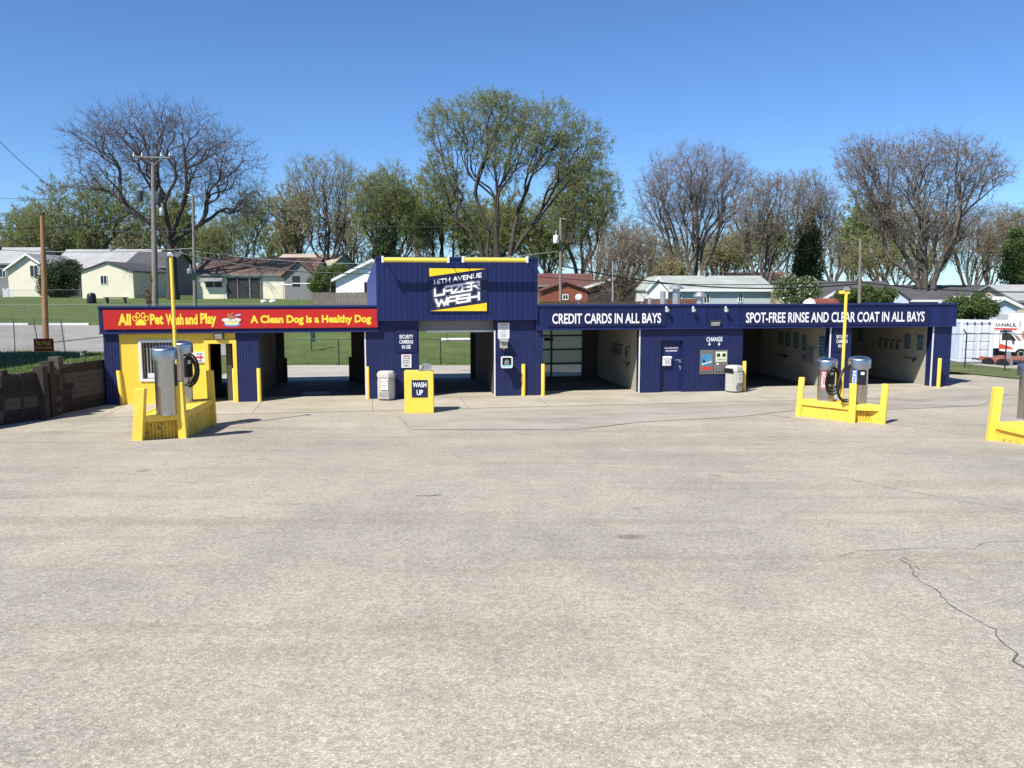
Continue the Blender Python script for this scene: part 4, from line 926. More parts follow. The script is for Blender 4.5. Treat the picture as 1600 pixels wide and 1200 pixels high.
# ================================================================ FENCES
def chain_fence(label, pts, h, gap, m_post, net=True, lean=0, top=True, name='chain_link_fence', seed=0, barb=0, r_=.03):
    rn = random.Random(seed); t = thing(name, label, 'fence', pts[0])
    tot = 0
    for a, b in zip(pts, pts[1:]):
        d = (b - a); L_ = d.length; n = max(1, round(L_ / gap))
        T = Matrix.Translation(a) @ Matrix.Rotation(math.atan2(d.y, d.x), 4, 'Z')
        for i in range(n + (b is pts[-1])):
            p = a.lerp(b, i / n); lx = rn.uniform(-lean, lean); mb = MB(); q = p + Vector((lx, rn.uniform(-lean, lean) * .3, h))
            P_ = [p - Vector((0, 0, .2)), q]
            if barb: P_.append(q + Vector((-barb, -barb * .5, barb)))
            mb.tube(P_, r_, 8); mb.build('fence_post', m_post, t)
        if top:
            mb = MB(); mb.tube([a + Vector((0, 0, h)), b + Vector((0, 0, h))], r_ * .7, 6); mb.build('top_rail', m_post, t)
        if net:
            dz = b.z - a.z; mb = MB(); mb.add([a, b, b + Vector((0, 0, h)), a + Vector((0, 0, h))], [(0, 1, 2, 3)])
            o = mb.build('link_net', m_link if lean else m_link2, t)
    return t
m_fpost = mat('dull_fence_post', (.16, .15, .14), .6, .4)
m_gpost = mat('green_black_post', (.02, .025, .02), .5)
def gp(x, Y): p = AT(x, 500, Y); p.z = gz(p.x, p.y) if not (p.x < -15 and Y < 48.6) else lawn_z(p.x, p.y); return p
chain_fence('dark low chain link fence on the grass bank behind the open bays', [gp(368, 44.85), gp(848, 44.85)], 1.37, 5.5, m_gpost, r_=.03)
chain_fence('old leaning chain link fence along the side street at far left', [gp(-60, 46), gp(20, 46.5), gp(100, 47)], 2.15, 1.7, m_fpost, lean=.35, top=False, seed=3)
chain_fence('straight galvanised chain link fence on the far side of the street', [gp(-90, 62.5), gp(230, 63.5), gp(420, 64)], 1.25, 2.9, m_dgalv, seed=5, r_=.025)
chain_fence('thin chain link fence on the slope in front of the cream garage', [gp(-40, 84), gp(128, 86)], 1.3, 3.0, m_dgalv, seed=6, r_=.025)
chain_fence('dark tall fence with barbed arms along the storage yard at right', [gp(1440, 44), gp(1512, 43.2), gp(1575, 41.6), gp(1680, 40)], 1.9, 3.0, m_gpost, seed=8, barb=.22, r_=.035)
def plank_fence(label, x0, x1, Y0, Y1, ytop, m, name='wooden_fence', h=1.8, pw=.14):
    a, b = gp(x0, Y0), gp(x1, Y1); za = AT(x0, ytop, Y0).z; t = thing(name, label, 'fence', a); d = b - a; L_ = d.length; dn = d.normalized(); rn = random.Random(int(x0))
    mb = MB(); n = int(L_ / pw)
    for i in range(n):
        p = a + dn * (i * pw); q = a + dn * ((i + .93) * pw); zt = za + rn.uniform(-.03, .03); z0 = min(p.z, za - h)
        nn = Vector((-dn.y, dn.x, 0)) * (.02 + .004 * (i % 2))
        pl = [p, q, q + nn, p + nn]; mb.add([Vector((v.x, v.y, z0)) for v in pl] + [Vector((v.x, v.y, zt)) for v in pl], [(0, 1, 2, 3), (4, 5, 6, 7), (0, 1, 5, 4), (1, 2, 6, 5), (2, 3, 7, 6), (3, 0, 4, 7)])
    mb.build('boards', m, t)
    for zz in (.35, 1.4):
        mb = MB(); p, q = a + Vector((0, .06, 0)), b + Vector((0, .06, 0)); mb.tube([(p.x, p.y, za - h + zz), (q.x, q.y, za - h + zz)], .04, 4); mb.build('rail', m, t)
m_oldwood = mat('weathered_grey_wood', (.17, .15, .125), .9, var=.35, scale=2.5, bump=.3, stretch=(3, 3, .4))
m_brownwood = mat('brown_fence_wood', (.07, .05, .038), .9, var=.3, scale=2)
plank_fence('weathered grey plank fence in front of the white gabled house', 487, 600, 74, 74, 457, m_oldwood)
plank_fence('low dark brown fence behind the roof right of the tower', 842, 1010, 60, 60, 471, m_brownwood, h=2.4)
plank_fence('reddish plank fence beside the green roofed house', 1005, 1090, 66, 66, 467, mat('reddish_wood', (.14, .065, .04), .9, var=.25), h=2.6)
# ================================================================ HOUSES
m_shing = {k: mat('shingles_' + k, c, .9, var=.18, scale=.5, bump=.35, bscale=7) for k, c in (('brown', (.16, .098, .072)), ('grey', (.33, .33, .33)), ('dark', (.075, .075, .08)), ('red', (.13, .055, .045)), ('green', (.33, .36, .33)), ('tan', (.36, .30, .24)), ('pale', (.50, .50, .50)))}
for k in m_shing: stripes(m_shing[k], 'Y', .22, .02, .5, 'SAW')
m_sid = {k: mat('siding_' + k, c, .6, var=.05, scale=.8) for k, c in (('cream', (.74, .69, .54)), ('ivory', (.74, .69, .52)), ('white', (.80, .80, .80)), ('grey', (.20, .20, .20)), ('blue', (.25, .30, .38)), ('redlog', (.23, .065, .035)), ('tan', (.55, .46, .34)), ('palegreen', (.42, .47, .48)), ('dark', (.035, .033, .032)), ('bluegrey', (.55, .62, .70)), ('paleyellow', (.72, .66, .48)))}
for k in m_sid: stripes(m_sid[k], 'Z', .14 if k != 'redlog' else .22, .012, .6, 'SAW' if k != 'redlog' else 'SIN')
def house(label, x0, x1, Y, ybase, yeave, ypeak, dp, wall, roof, ridge='x', wins=(), rz=0, ov=.35, trim=None, chimney=None, extra=None, name='house', vent=True, doors=()):
    """front face spans pixels x0..x1 at distance Y; ridge 'x' runs along the front, 'y' shows a gable"""
    A, Bp = AT(x0, yeave, Y), AT(x1, yeave, Y); wdt = (x1 - x0) * Y / FPX; ze = A.z; zp = AT(x0, ypeak, Y + (dp / 2 if ridge == 'x' else 0)).z; cx = (A.x + Bp.x) / 2
    z0 = min(AT(x0, ybase, Y).z, gz(cx, Y) + .1)
    base = Vector((cx, Y, z0)); t = thing(name, label, 'house', base, rz); T = Matrix.Translation(base) @ Matrix.Rotation(rz, 4, 'Z')
    h, hp, a = ze - z0, zp - z0, wdt / 2
    mb = MB(T)
    if ridge == 'x': mb.prism([(0, -.6), (dp, -.6), (dp, h), (dp / 2, hp - .05), (0, h)], -a, a, 'yz')
    else: mb.prism([(-a, -.6), (a, -.6), (a, h), (0, hp - .05), (-a, h)], 0, dp, 'xz')
    mb.build('wall', m_sid[wall], t)
    th_ = .14
    if ridge == 'x':
        s = (hp - h) / (dp / 2)
        for sgn in (0, 1):
            mb = MB(T); y0, y1 = (-ov, dp / 2) if not sgn else (dp + ov, dp / 2); ze_ = h - ov * s
            mb.prism([(y0, ze_ + .02), (y1, hp), (y1, hp + th_), (y0, ze_ + th_)], -a - ov, a + ov, 'yz'); rf = mb.build('roof', m_shing[roof], t)
        mb = MB(T); mb.box(-a - ov, a + ov, -ov - .05, -ov - .001, h - ov * s - .08, h - ov * s + th_ + .02); mb.build('gutter', m_white if trim else m_sid['grey'], t)
    else:
        s = (hp - h) / a
        for sgn in (-1, 1):
            mb = MB(T); mb.prism([(sgn * (a + ov), h - ov * s + .02), (0, hp), (0, hp + th_), (sgn * (a + ov), h - ov * s + th_)], -ov, dp + ov, 'xz'); rf = mb.build('roof', m_shing[roof], t)
        if trim:
            for sgn in (-1, 1):
                mb = MB(T); mb.prism([(sgn * (a + ov + .02), h - ov * s - .12), (0, hp - .14), (0, hp + th_ + .02), (sgn * (a + ov + .02), h - ov * s + th_ + .02)], -ov - .05, -ov - .001, 'xz'); mb.build('barge_board', trim, t)
    for wi in wins:
        xa, ya, xb, yb = wi[:4]; p, q = AT(xa, yb, Y), AT(xb, ya, Y); u0, u1 = p.x - cx, q.x - cx; v0, v1 = p.z - z0, q.z - z0
        mb = MB(T); f_ = .07
        for bx in ((u0 - f_, u0, v0 - f_, v1 + f_), (u1, u1 + f_, v0 - f_, v1 + f_), (u0, u1, v1, v1 + f_), (u0, u1, v0 - f_, v0), ((u0 + u1) / 2 - .025, (u0 + u1) / 2 + .025, v0, v1)): mb.box(bx[0], bx[1], -.06, .02, bx[2], bx[3])
        wn = mb.build('window', wi[4] if len(wi) > 4 else m_white, t); mb = MB(T); mb.box(u0, u1, -.03, .01, v0, v1); mb.build('pane', m_pane, wn)
    if chimney:
        xc, yt = chimney; p = AT(xc, yt, Y + dp * .45); u = p.x - cx; mb = MB(T); mb.tube([(u, dp * .45, hp - .8), (u, dp * .45, p.z - z0)], .11, 8); mb.tube([(u, dp * .45, p.z - z0 - .12), (u, dp * .45, p.z - z0 + .05)], .17, 8); mb.build('flue_pipe', m_galv, t)
    if extra: extra(T, t, h, hp, a, z0, cx)
    return t
house('gabled building added unseen beyond the left picture edge to shadow the lawn', -530, -265, 24, 595, 362, 278, 7, 'tan', 'dark', 'y', wins=((-440, 420, -400, 480),), trim=m_white)  # unseen shadow caster, added and placed to darken the left lawn
house('long low house with a pale grey roof behind the cream houses', 85, 232, 125, 455, 418, 391, 9, 'tan', 'grey', 'x', chimney=(172, 383))
house('grey house with a small roof vent at the far left edge', -45, 44, 122, 452, 411, 388, 9, 'grey', 'grey', 'x', wins=((0, 420, 8, 433),))
house('cream gabled house with white trim and a tall two pane window', 12, 76, 108, 451, 420, 397.5, 9, 'cream', 'grey', 'y', wins=((48, 415, 59, 432),), trim=m_white)
house('cream garage with one small window and a dark roof', 127, 207, 96, 466, 424.5, 410, 10, 'ivory', 'dark', 'y', wins=((158, 431, 166.5, 443.5),), ov=.2)
house('grey house with a dark hip of roof behind the cream garage', 196, 262, 117, 452, 416, 395, 10, 'grey', 'dark', 'x')
def porch(T, t, h, hp, a, z0, cx):
    p, q = AT(355, 465, 94), AT(408, 434, 94); mb = MB(T); mb.box(p.x - cx, q.x - cx, -.07, -.02, .0, q.z - z0); mb.build('porch_shade_panel', m_sid['dark'], t)  # flat dark panel standing in for the shade of the porch recess
    for x in (355, 372, 391, 408):
        u = AT(x, 450, 94).x - cx; mb = MB(T); mb.box(u - .05, u + .05, -.16, -.075, 0, h); mb.build('porch_post', m_sid['grey'] if x != 391 else m_galv, t)
    p, q = AT(315, 440, 94), AT(350, 432, 94)
    mb = MB(T); mb.prism([(-.02, q.z - z0 - .1), (-.9, q.z - z0 - .55), (-.9, q.z - z0 - .5), (-.02, q.z - z0)], p.x - cx, q.x - cx, 'yz'); mb.build('awning', m_galv, t)
    ua, ub = AT(450, 430, 94).x - cx, AT(496, 430, 94).x - cx; hp2 = AT(472, 407.5, 92).z - z0
    mb = MB(T); um = (ua + ub) / 2; mb.prism([(ua, -.6), (ub, -.6), (ub, h - .1), (um, hp2), (ua, h - .1)], -1.6, 3, 'xz'); mb.build('cross_wing', m_sid['grey'], t)
    for (e0, e1) in ((ua - .4, um), (ub + .4, um)):
        mb = MB(T); mb.prism([(e0, h - .42), (e1, hp2), (e1, hp2 + .15), (e0, h - .27)], -1.95, 4.4, 'xz'); mb.build('roof', m_shing['brown'], t)
    p, q = AT(457, 447, 92.4), AT(468, 431, 92.4); mb = MB(T); mb.box(p.x - cx, q.x - cx, -1.66, -1.601, p.z - z0, q.z - z0); mb.build('window', m_pane, t)
house('long brown roofed house with a porch recess painted dark as shade and grey gable wing', 304, 486, 94, 466, 428, 404, 9, 'ivory', 'brown', 'x', wins=((322, 438, 347, 449),), chimney=(395, 393), extra=porch)
house('pale roofed house with a blue grey gable behind the brown roofed house', 418, 520, 124, 440, 415, 398, 9, 'blue', 'tan', 'x', rz=R(-14))
house('white sided house with a grey shutter and gable beside the tower', 525, 640, 84, 462, 436, 407, 9, 'white', 'pale', 'y', wins=((570.5, 442, 577, 457, m_dkmetal),), trim=m_white)
house('red log cabin with a small white framed window right of the tower', 849, 918, 74, 480, 454, 441.5, 8, 'redlog', 'red', 'y', wins=((880, 461, 887, 467.5),), ov=.25)
house('brown roofed house with a white fascia edge behind bare branches', 908, 1034, 90, 480, 452, 431, 10, 'dark', 'red', 'y', trim=m_white)
house('dark red roofed house directly behind the log cabin', 842, 925, 100, 470, 446, 429, 10, 'redlog', 'red', 'x')
house('pale green house with a light grey roof behind the roof vents', 1040, 1204, 78, 482, 452.5, 433, 9, 'palegreen', 'green', 'x', wins=((1058, 459, 1064, 472), (1100, 460, 1108, 473), (1154, 459, 1160, 471)), chimney=(1101, 424), trim=m_white)
house('white gable end at the left of the pale green house', 1012, 1044, 76.5, 480, 452, 434, 8, 'white', 'green', 'y', trim=m_white, ov=.15)
house('low house with a red brown roof behind the leaning tree', 1150, 1240, 118, 452, 440, 427, 9, 'tan', 'brown', 'x')
house('small pale yellow gabled house right of the dark evergreen', 1236, 1292, 112, 455, 441, 430.5, 8, 'paleyellow', 'tan', 'y')
house('wide dark roofed house behind the right light post', 1268, 1405, 92, 475, 462, 441, 9, 'grey', 'dark', 'x')
house('small white gable with a dark roof left of the right light post', 1288, 1318, 84, 478, 466, 456.5, 4, 'white', 'dark', 'y', trim=m_white, ov=.3)
house('pale blue gabled house half hidden behind the shrubs at right', 1384, 1420, 84, 482, 468, 455, 6, 'bluegrey', 'dark', 'y', ov=.2)
house('very long low house with a dark shingle roof at right', 1425, 1600, 97, 486, 469, 447, 10, 'grey', 'dark', 'x', trim=m_white)
house('white garage with a row of four small dark windows at right', 1541, 1590, 74, 502, 478, 466, 8, 'bluegrey', 'pale', 'y', wins=((1559, 489, 1564, 495), (1565, 489, 1570, 495), (1571, 489, 1576, 495), (1577, 489, 1582, 495)), trim=m_white, ov=.3)
house('tan sided house cut off by the right picture edge', 1591, 1660, 79, 502, 470, 447, 9, 'tan', 'grey', 'x')
# ================================================================ YARD THINGS BEHIND THE BUILDING
p = AT(1261, 479, 58); t = thing('storage_tank', 'white ended rusty red tank lying behind the parapet at right', 'tank', p)
T = Matrix.Translation(p) @ Matrix.Rotation(R(90), 4, 'Y') @ Matrix.Rotation(0, 4, 'Z')
mb = MB(); q = p + Vector((.2, 0, .0)); mb.tube([q, q + Vector((2.0, .9, .02))], .55, 24); mb.build('tank_body', mat('rusty_red', (.22, .06, .035), .8, var=.3), t)
mb = MB(); mb.tube([q + Vector((-.35, -.16, 0)), q + Vector((-.22, -.1, 0)), q + Vector((-.003, 0, 0))], [.3, .50, .57], 24); mb.build('tank_end', m_white, t, smooth=True)
mb = MB()
for k in (0.1, 1.7): mb.box(q.x + k, q.x + k + .2, q.y - .4, q.y + 1.2, gz(q.x, q.y) - .1, q.z - .3)
mb.build('cradle', m_dkmetal, t)
p = gp(145, 84.5); t = thing('composter', 'black domed composter against the cream garage', 'composter', p)
mb = MB(); mb.lathe([(.42, 0), (.45, .1), (.42, .8), (.3, 1.0), (.05, 1.06)], c=p, n=20); mb.build('body', m_black, t, smooth=True)
p = gp(180, 84); t = thing('picnic_table', 'low weathered table in front of the cream garage', 'table', p)
mb = MB(); mb.box(p.x - 1.1, p.x + 1.1, p.y, p.y + .8, p.z + .55, p.z + .63); mb.build('table_top', m_brownwood, t)
for x in (-.9, .9):
    mb = MB(); mb.box(p.x + x - .05, p.x + x + .05, p.y + .1, p.y + .7, p.z - .05, p.z + .549); mb.build('leg', m_oldwood, t)
p = gp(85, 100); p2 = gp(13, 103)
t = thing('picket_fence', 'short white picket fence beside the cream gabled house', 'fence', gp(9, 104))
mb = MB(); a = gp(8, 104); b = gp(23, 104)
for i in range(9): q = a.lerp(b, i / 8); mb.box(q.x - .05, q.x + .05, q.y, q.y + .03, q.z - .1, q.z + 1.0 + (.15 if i in (0, 4, 8) else 0))
mb.build('pickets', m_white, t)
for z in (.25, .75): mb = MB(); mb.box(a.x, b.x, a.y + .031, a.y + .06, a.z + z, a.z + z + .1); mb.build('rail', m_white, t)
p = G(487, 548); t = thing('waste_station', 'dark green pet waste station post standing on the grass bank', 'dispenser', p)
mb = MB(); mb.tube([p - Vector((0, 0, .1)), p + Vector((0, 0, 2.0))], .035, 8); mb.build('post', m_gpost, t)
mb = MB(); mb.box(p.x - .02, p.x + .26, p.y - .12, p.y - .04, p.z + .55, p.z + 1.15); mb.build('bag_box', mat('station_green', (.01, .05, .04), .5), t, bevel=.02)
mb = MB(); mb.box(p.x - .16, p.x + .2, p.y - .07, p.y - .036, p.z + 1.5, p.z + 1.95); mb.build('sign_plate', mat('station_sign', (.05, .09, .07), .5), t)
for i, (x, Y, s, lab) in enumerate(((413, 86, .3, 'left of two pale landscape stones by the porch'), (427, 86, .34, 'right of two pale landscape stones by the porch'))):
    p = gp(x, Y); mb = MB(); rn = random.Random(i); mb.lathe([(s, 0), (s * 1.1, s * .4), (s * .7, s * .8), (.05, s * .9)], c=p, n=9); o = mb.build('landscape_stone', m_white, smooth=True); tag(o, lab, 'stone', 'stones by the porch')
rn = random.Random(11); rocks = []
for i in range(26):
    x = rn.uniform(-14.5, 2.5); y = rn.uniform(59.0, 61.4); s = rn.uniform(.12, .34); rocks.append((x, y, s))
for i, (x, y, s) in enumerate(rocks):
    mb = MB(); T = Matrix.Translation((x, y, gz(x, y) - s * .2)) @ Matrix.Rotation(rn.uniform(0, 6), 4, 'Z') @ Matrix.Diagonal((1, .7, .7, 1))
    mb.lathe([(s * .8, 0), (s * 1.05, s * .35), (s * .75, s * .8), (s * .1, s)], n=7, T=T); o = mb.build('rock', mat('pale_rock', (.38, .35, .30), .9, var=.2) if i == 0 else bpy.data.materials['pale_rock']); tag(o, 'one of the pale rocks scattered along the top of the grass bank', 'rock', 'rocks on the bank behind the bays')
mb = MB(); p = gp(430, 88); t = thing('clothes_line', 'T shaped clothes line posts on the lawn by the grey gable wing', 'clothes line', p)
for x in (444, 472):
    q = gp(x, 82 if x < 450 else 86); mb = MB(); mb.tube([q - Vector((0, 0, .1)), q + Vector((0, 0, 2.0))], .04, 6); mb.tube([q + Vector((-.9, 0, 1.95)), q + Vector((.9, 0, 1.95))], .03, 6); mb.build('line_post', m_galv, t)
# roof vents on the car wash roof
def roofvent(x, yt, v, r_, cap, lab):
    u, zt = FP(x, yt, v); zr_ = lerp(3.3, 3.06, v / DP); t = fthing('roof_vent', lab, 'vent', u, zr_, v, 'vent pipes on the roof')
    mb = MB(FAC); mb.tube([(u, v, zr_ - .05), (u, v, zt)], r_, 14); mb.build('pipe', m_galv, t, smooth=True)
    if cap:
        mb = MB(FAC); mb.lathe([(r_ * 1.9, zt - .14), (r_ * 2.0, zt - .10), (r_ * 1.1, zt + .06), (.02, zt + .08)], c=(u, v, 0), n=18); mb.build('cap', m_galv, t, smooth=True)
roofvent(1015, 465, 4, .075, False, 'thin bent vent pipe, leftmost of the roof pipes')
roofvent(1036, 455, 4, .12, False, 'plain tall vent pipe left of the capped vents')
roofvent(1057, 447, 4.5, .17, True, 'tallest roof vent with a wide round cap')
roofvent(1094, 459, 4, .16, True, 'shorter roof vent with a wide round cap at right')
roofvent(1003, 474, 1.5, .05, False, 'small white stub pipe near the parapet, left of the vents')
roofvent(1058, 467, 1.2, .07, False, 'white stub pipe in front of the tallest capped vent')
p = AT(904, 464, 58); t = thing('satellite_dish', 'grey satellite dish on a post in front of the log cabin', 'satellite dish', p)
T = Matrix.Translation(p) @ Matrix.Rotation(R(55), 4, 'X') @ Matrix.Rotation(R(-18), 4, 'Y')
mb = MB(); mb.lathe([(.02, -.1), (.14, -.07), (.24, -.02), (.25, .0), (.23, -.005), (.13, -.05), (.02, -.08)], T=T, n=20); mb.build('dish', m_galv, t, smooth=True)
mb = MB(); mb.tube([p + Vector((0, .05, -.1)), (p.x, p.y + .05, gz(p.x, p.y) - .1)], .03, 6); mb.build('mast', m_galv, t)
# ================================================================ BAY POSTERS AND FITTINGS (right bays)
def wallposter(lab, bay_u, v0, v1, z0, z1, m, name='poster', cat='poster', t=.02, grp=None):
    """on the left-facing side of a partition at u = bay_u"""
    o = fthing(name, lab, cat, bay_u, z0, (v0 + v1) / 2, grp); mb = MB(FAC); mb.box(bay_u - t, bay_u - .002, v0, v1, z0, z1); b_ = mb.build('panel', m, o)
    mb = MB(FAC); rn = random.Random(int(v0 * 100))
    for k in range(5): z = lerp(z1 - .08, z0 + .06, k / 5); w_ = rn.uniform(.5, .9) * (v1 - v0); mb.box(bay_u - t - .004, bay_u - t, v0 + .04, v0 + .02 + w_, z - .06, z)
    mb.build('print_block', m_darkprint if k % 2 else m_galv, b_)
def VW(ub, x):                                            # pixel column -> depth on the partition face at u = ub
    lo, hi = .3, 6.4
    for _ in range(40):
        v = (lo + hi) / 2; P = FAC @ Vector((ub, v, 1.5)); px = 800 + FPX * P.x / (P.y * math.cos(PITCH) + (4.2 - P.z) * math.sin(PITCH))
        if px > x: lo = v
        else: hi = v
    return v
ub = u5b + .02
for i, (xa, xb, z0, z1) in enumerate(((1217, 1224, 1.55, 2.15), (1228, 1235, 1.55, 2.15), (1240, 1248, 1.5, 2.2), (1253, 1260, 1.45, 2.1), (1280, 1289, 1.3, 2.15))):
    wallposter(('%s teal poster on the side wall of the bay behind the red vacuum' % ('deepest', 'second deepest', 'middle', 'fourth deepest', 'large front')[i]), ub, VW(ub, xb), VW(ub, xa), z0, z1, m_teal)
wallposter('coin control box with a dark face on the side wall behind the red vacuum', ub, VW(ub, 1276), VW(ub, 1262), 1.0, 1.6, m_galv, 'control_box', 'control box', .12)
wallposter('small dark notice left of the control box on the bay side wall', ub, VW(ub, 1261), VW(ub, 1253), 1.05, 1.3, m_grey)
ub = u6b + .02
for i, (xa, xb, z0, z1) in enumerate(((1413, 1422, 1.5, 2.15), (1433, 1442, 1.5, 2.15), (1341, 1348, 1.6, 2.2))):
    wallposter(('teal poster %s in the far right bay' % ('left of the two near the opening', 'nearest the opening', 'deepest on the side wall'))[:80] if False else ('teal poster in the far right bay, ' + ('second from the opening', 'nearest the opening', 'deepest of the three')[i]), ub, VW(ub, xb), VW(ub, xa), z0, z1, m_teal)
def wallbrush(lab, ub, x, z, name='hose_holder'):
    v = VW(ub, x); o = fthing(name, lab, 'holder', ub, z, v, 'small holders on the bay walls'); mb = MB(FAC); mb.tube([(ub, v, z + .2), (ub - .15, v, z + .22), (ub - .17, v, z + .05)], .03, 8); mb.build('bracket', m_dkmetal, o)
    mb = MB(FAC); mb.tube([(ub - .15, v, z + .05), (ub - .15, v, z - .2)], .05, 8); mb.build('grip', m_black, o)
for x in (1379, 1388, 1397, 1406): wallbrush('small dark holder in a row of four on the far right bay wall', u6b + .02, x, 1.6)
for x in (963, 968, 973, 984): wallbrush('small dark holder in a row of four on the wall left of the office', u4b + .02, x, 1.55)
for ub, x, lab in ((u6b + .02, 1432, 'wall mounted spray gun in the far right bay'), (u4b + .02, 985, 'wall mounted spray gun on the wall left of the office'), (u5b + .02, 1231, 'wall mounted spray gun in the bay behind the red vacuum')):
    v = VW(ub, x); o = fthing('spray_gun', lab, 'spray gun', ub, 1.0, v); mb = MB(FAC); mb.tube([(ub, v, 1.1), (ub - .12, v, 1.08), (ub - .14, v, .95)], .04, 8); mb.tube([(ub - .10, v, 1.08), (ub - .12, v + .7, 1.12)], .022, 8); mb.build('gun', m_black, o)
vb = 9.3
ua, za_ = FP(689.5, 531, vb); ub, _ = FP(741.5, 531, vb)
o = fthing('clearance_bar', 'white horizontal clearance bar seen through the tower bay', 'clearance bar', (ua + ub) / 2, za_ - .1, vb)
mb = MB(FAC); mb.tube([(ua, vb, za_), (ub, vb, za_)], .085, 14); mb.build('bar', m_white, o, smooth=True)
for k in range(7): u = lerp(ua + .3, ub - .3, k / 6); mb = MB(FAC); mb.box(u - .06, u + .06, vb - .092, vb - .084, za_ - .05, za_ - .02); mb.build('mark', m_darkprint, o)
for u in (ua + .25, ub - .25): mb = MB(FAC); mb.tube([(u, vb, za_ + .08), (u, DP + .1, 2.98)], .018, 6); mb.build('hanger', m_dkmetal, o)
# ================================================================ CONTAINER, TRUCKS, TRAILER (storage yard at right)
zy = -.33
A_, B_ = AT(1499, 566, 49.5), AT(1550, 566, 49.5); A_.z = B_.z = A_.z
wC = (B_ - A_).length; base = A_.copy(); hC = (566 - 502) * 49.5 / FPX
t = thing('shipping_container', 'white corrugated shipping container with closed double doors facing the car wash', 'container', (A_ + B_) / 2, R(-3))
T = Matrix.Translation((A_ + B_) / 2) @ Matrix.Rotation(R(3), 4, 'Z'); a = wC / 2; LC = 6.0
m_cont = mat('container_white', (.70, .73, .76), .5, var=.08, scale=2, bump=.05)
m_contb = mat('container_side', (.52, .58, .68), .5, var=.08, scale=2)
mb = MB(T); mb.box(-a, a, .12, LC, .12, hC - .05)
mb.build('body', m_contb, t)
mb = MB(T)
for sx_ in (-1, 1):
    y = .2
    while y < LC - .2:
        mb.box(sx_ * a - (.0 if sx_ > 0 else .035), sx_ * a + (.035 if sx_ > 0 else .0), y, y + .13, .2, hC - .15); y += .27
mb.build('corrugation', m_contb, t)
for bx in ((-a - .04, -a + .1, -.02, .14, 0, hC), (a - .1, a + .04, -.02, .14, 0, hC), (-a + .1, a - .1, 0, .12, hC - .14, hC), (-a + .1, a - .1, 0, .12, 0, .15), (-a - .04, -a + .08, .14, LC, hC - .1, hC), (-a - .04, -a + .08, .14, LC, 0, .14)):
    mb = MB(T); mb.box(*bx); mb.build('frame_rail', m_cont, t, bevel=.01)
for s0, s1 in ((-a + .1, -.012), (.012, a - .1)):
    mb = MB(T); mb.box(s0, s1, .03, .10, .15, hC - .14); dr = mb.build('door', m_cont, t)
    for k in range(4):
        zz0 = .2 + k * (hC - .44) / 4; mb = MB(T); mb.box(s0 + .09, s1 - .09, .005, .029, zz0 + .05, zz0 + (hC - .44) / 4 - .05); mb.build('door_panel', m_cont, dr, bevel=.015)
    for xx in (s0 + .2, s1 - .2):
        mb = MB(T); mb.tube([(xx, -.012, .1), (xx, -.012, hC - .08)], .010, 6); mb.build('lock_rod', m_galv, dr)
        mb = MB(T); mb.box(xx - .05, xx + .05, -.03, .0, hC - .16, hC - .05); mb.build('rod_keeper', m_dkmetal, dr)
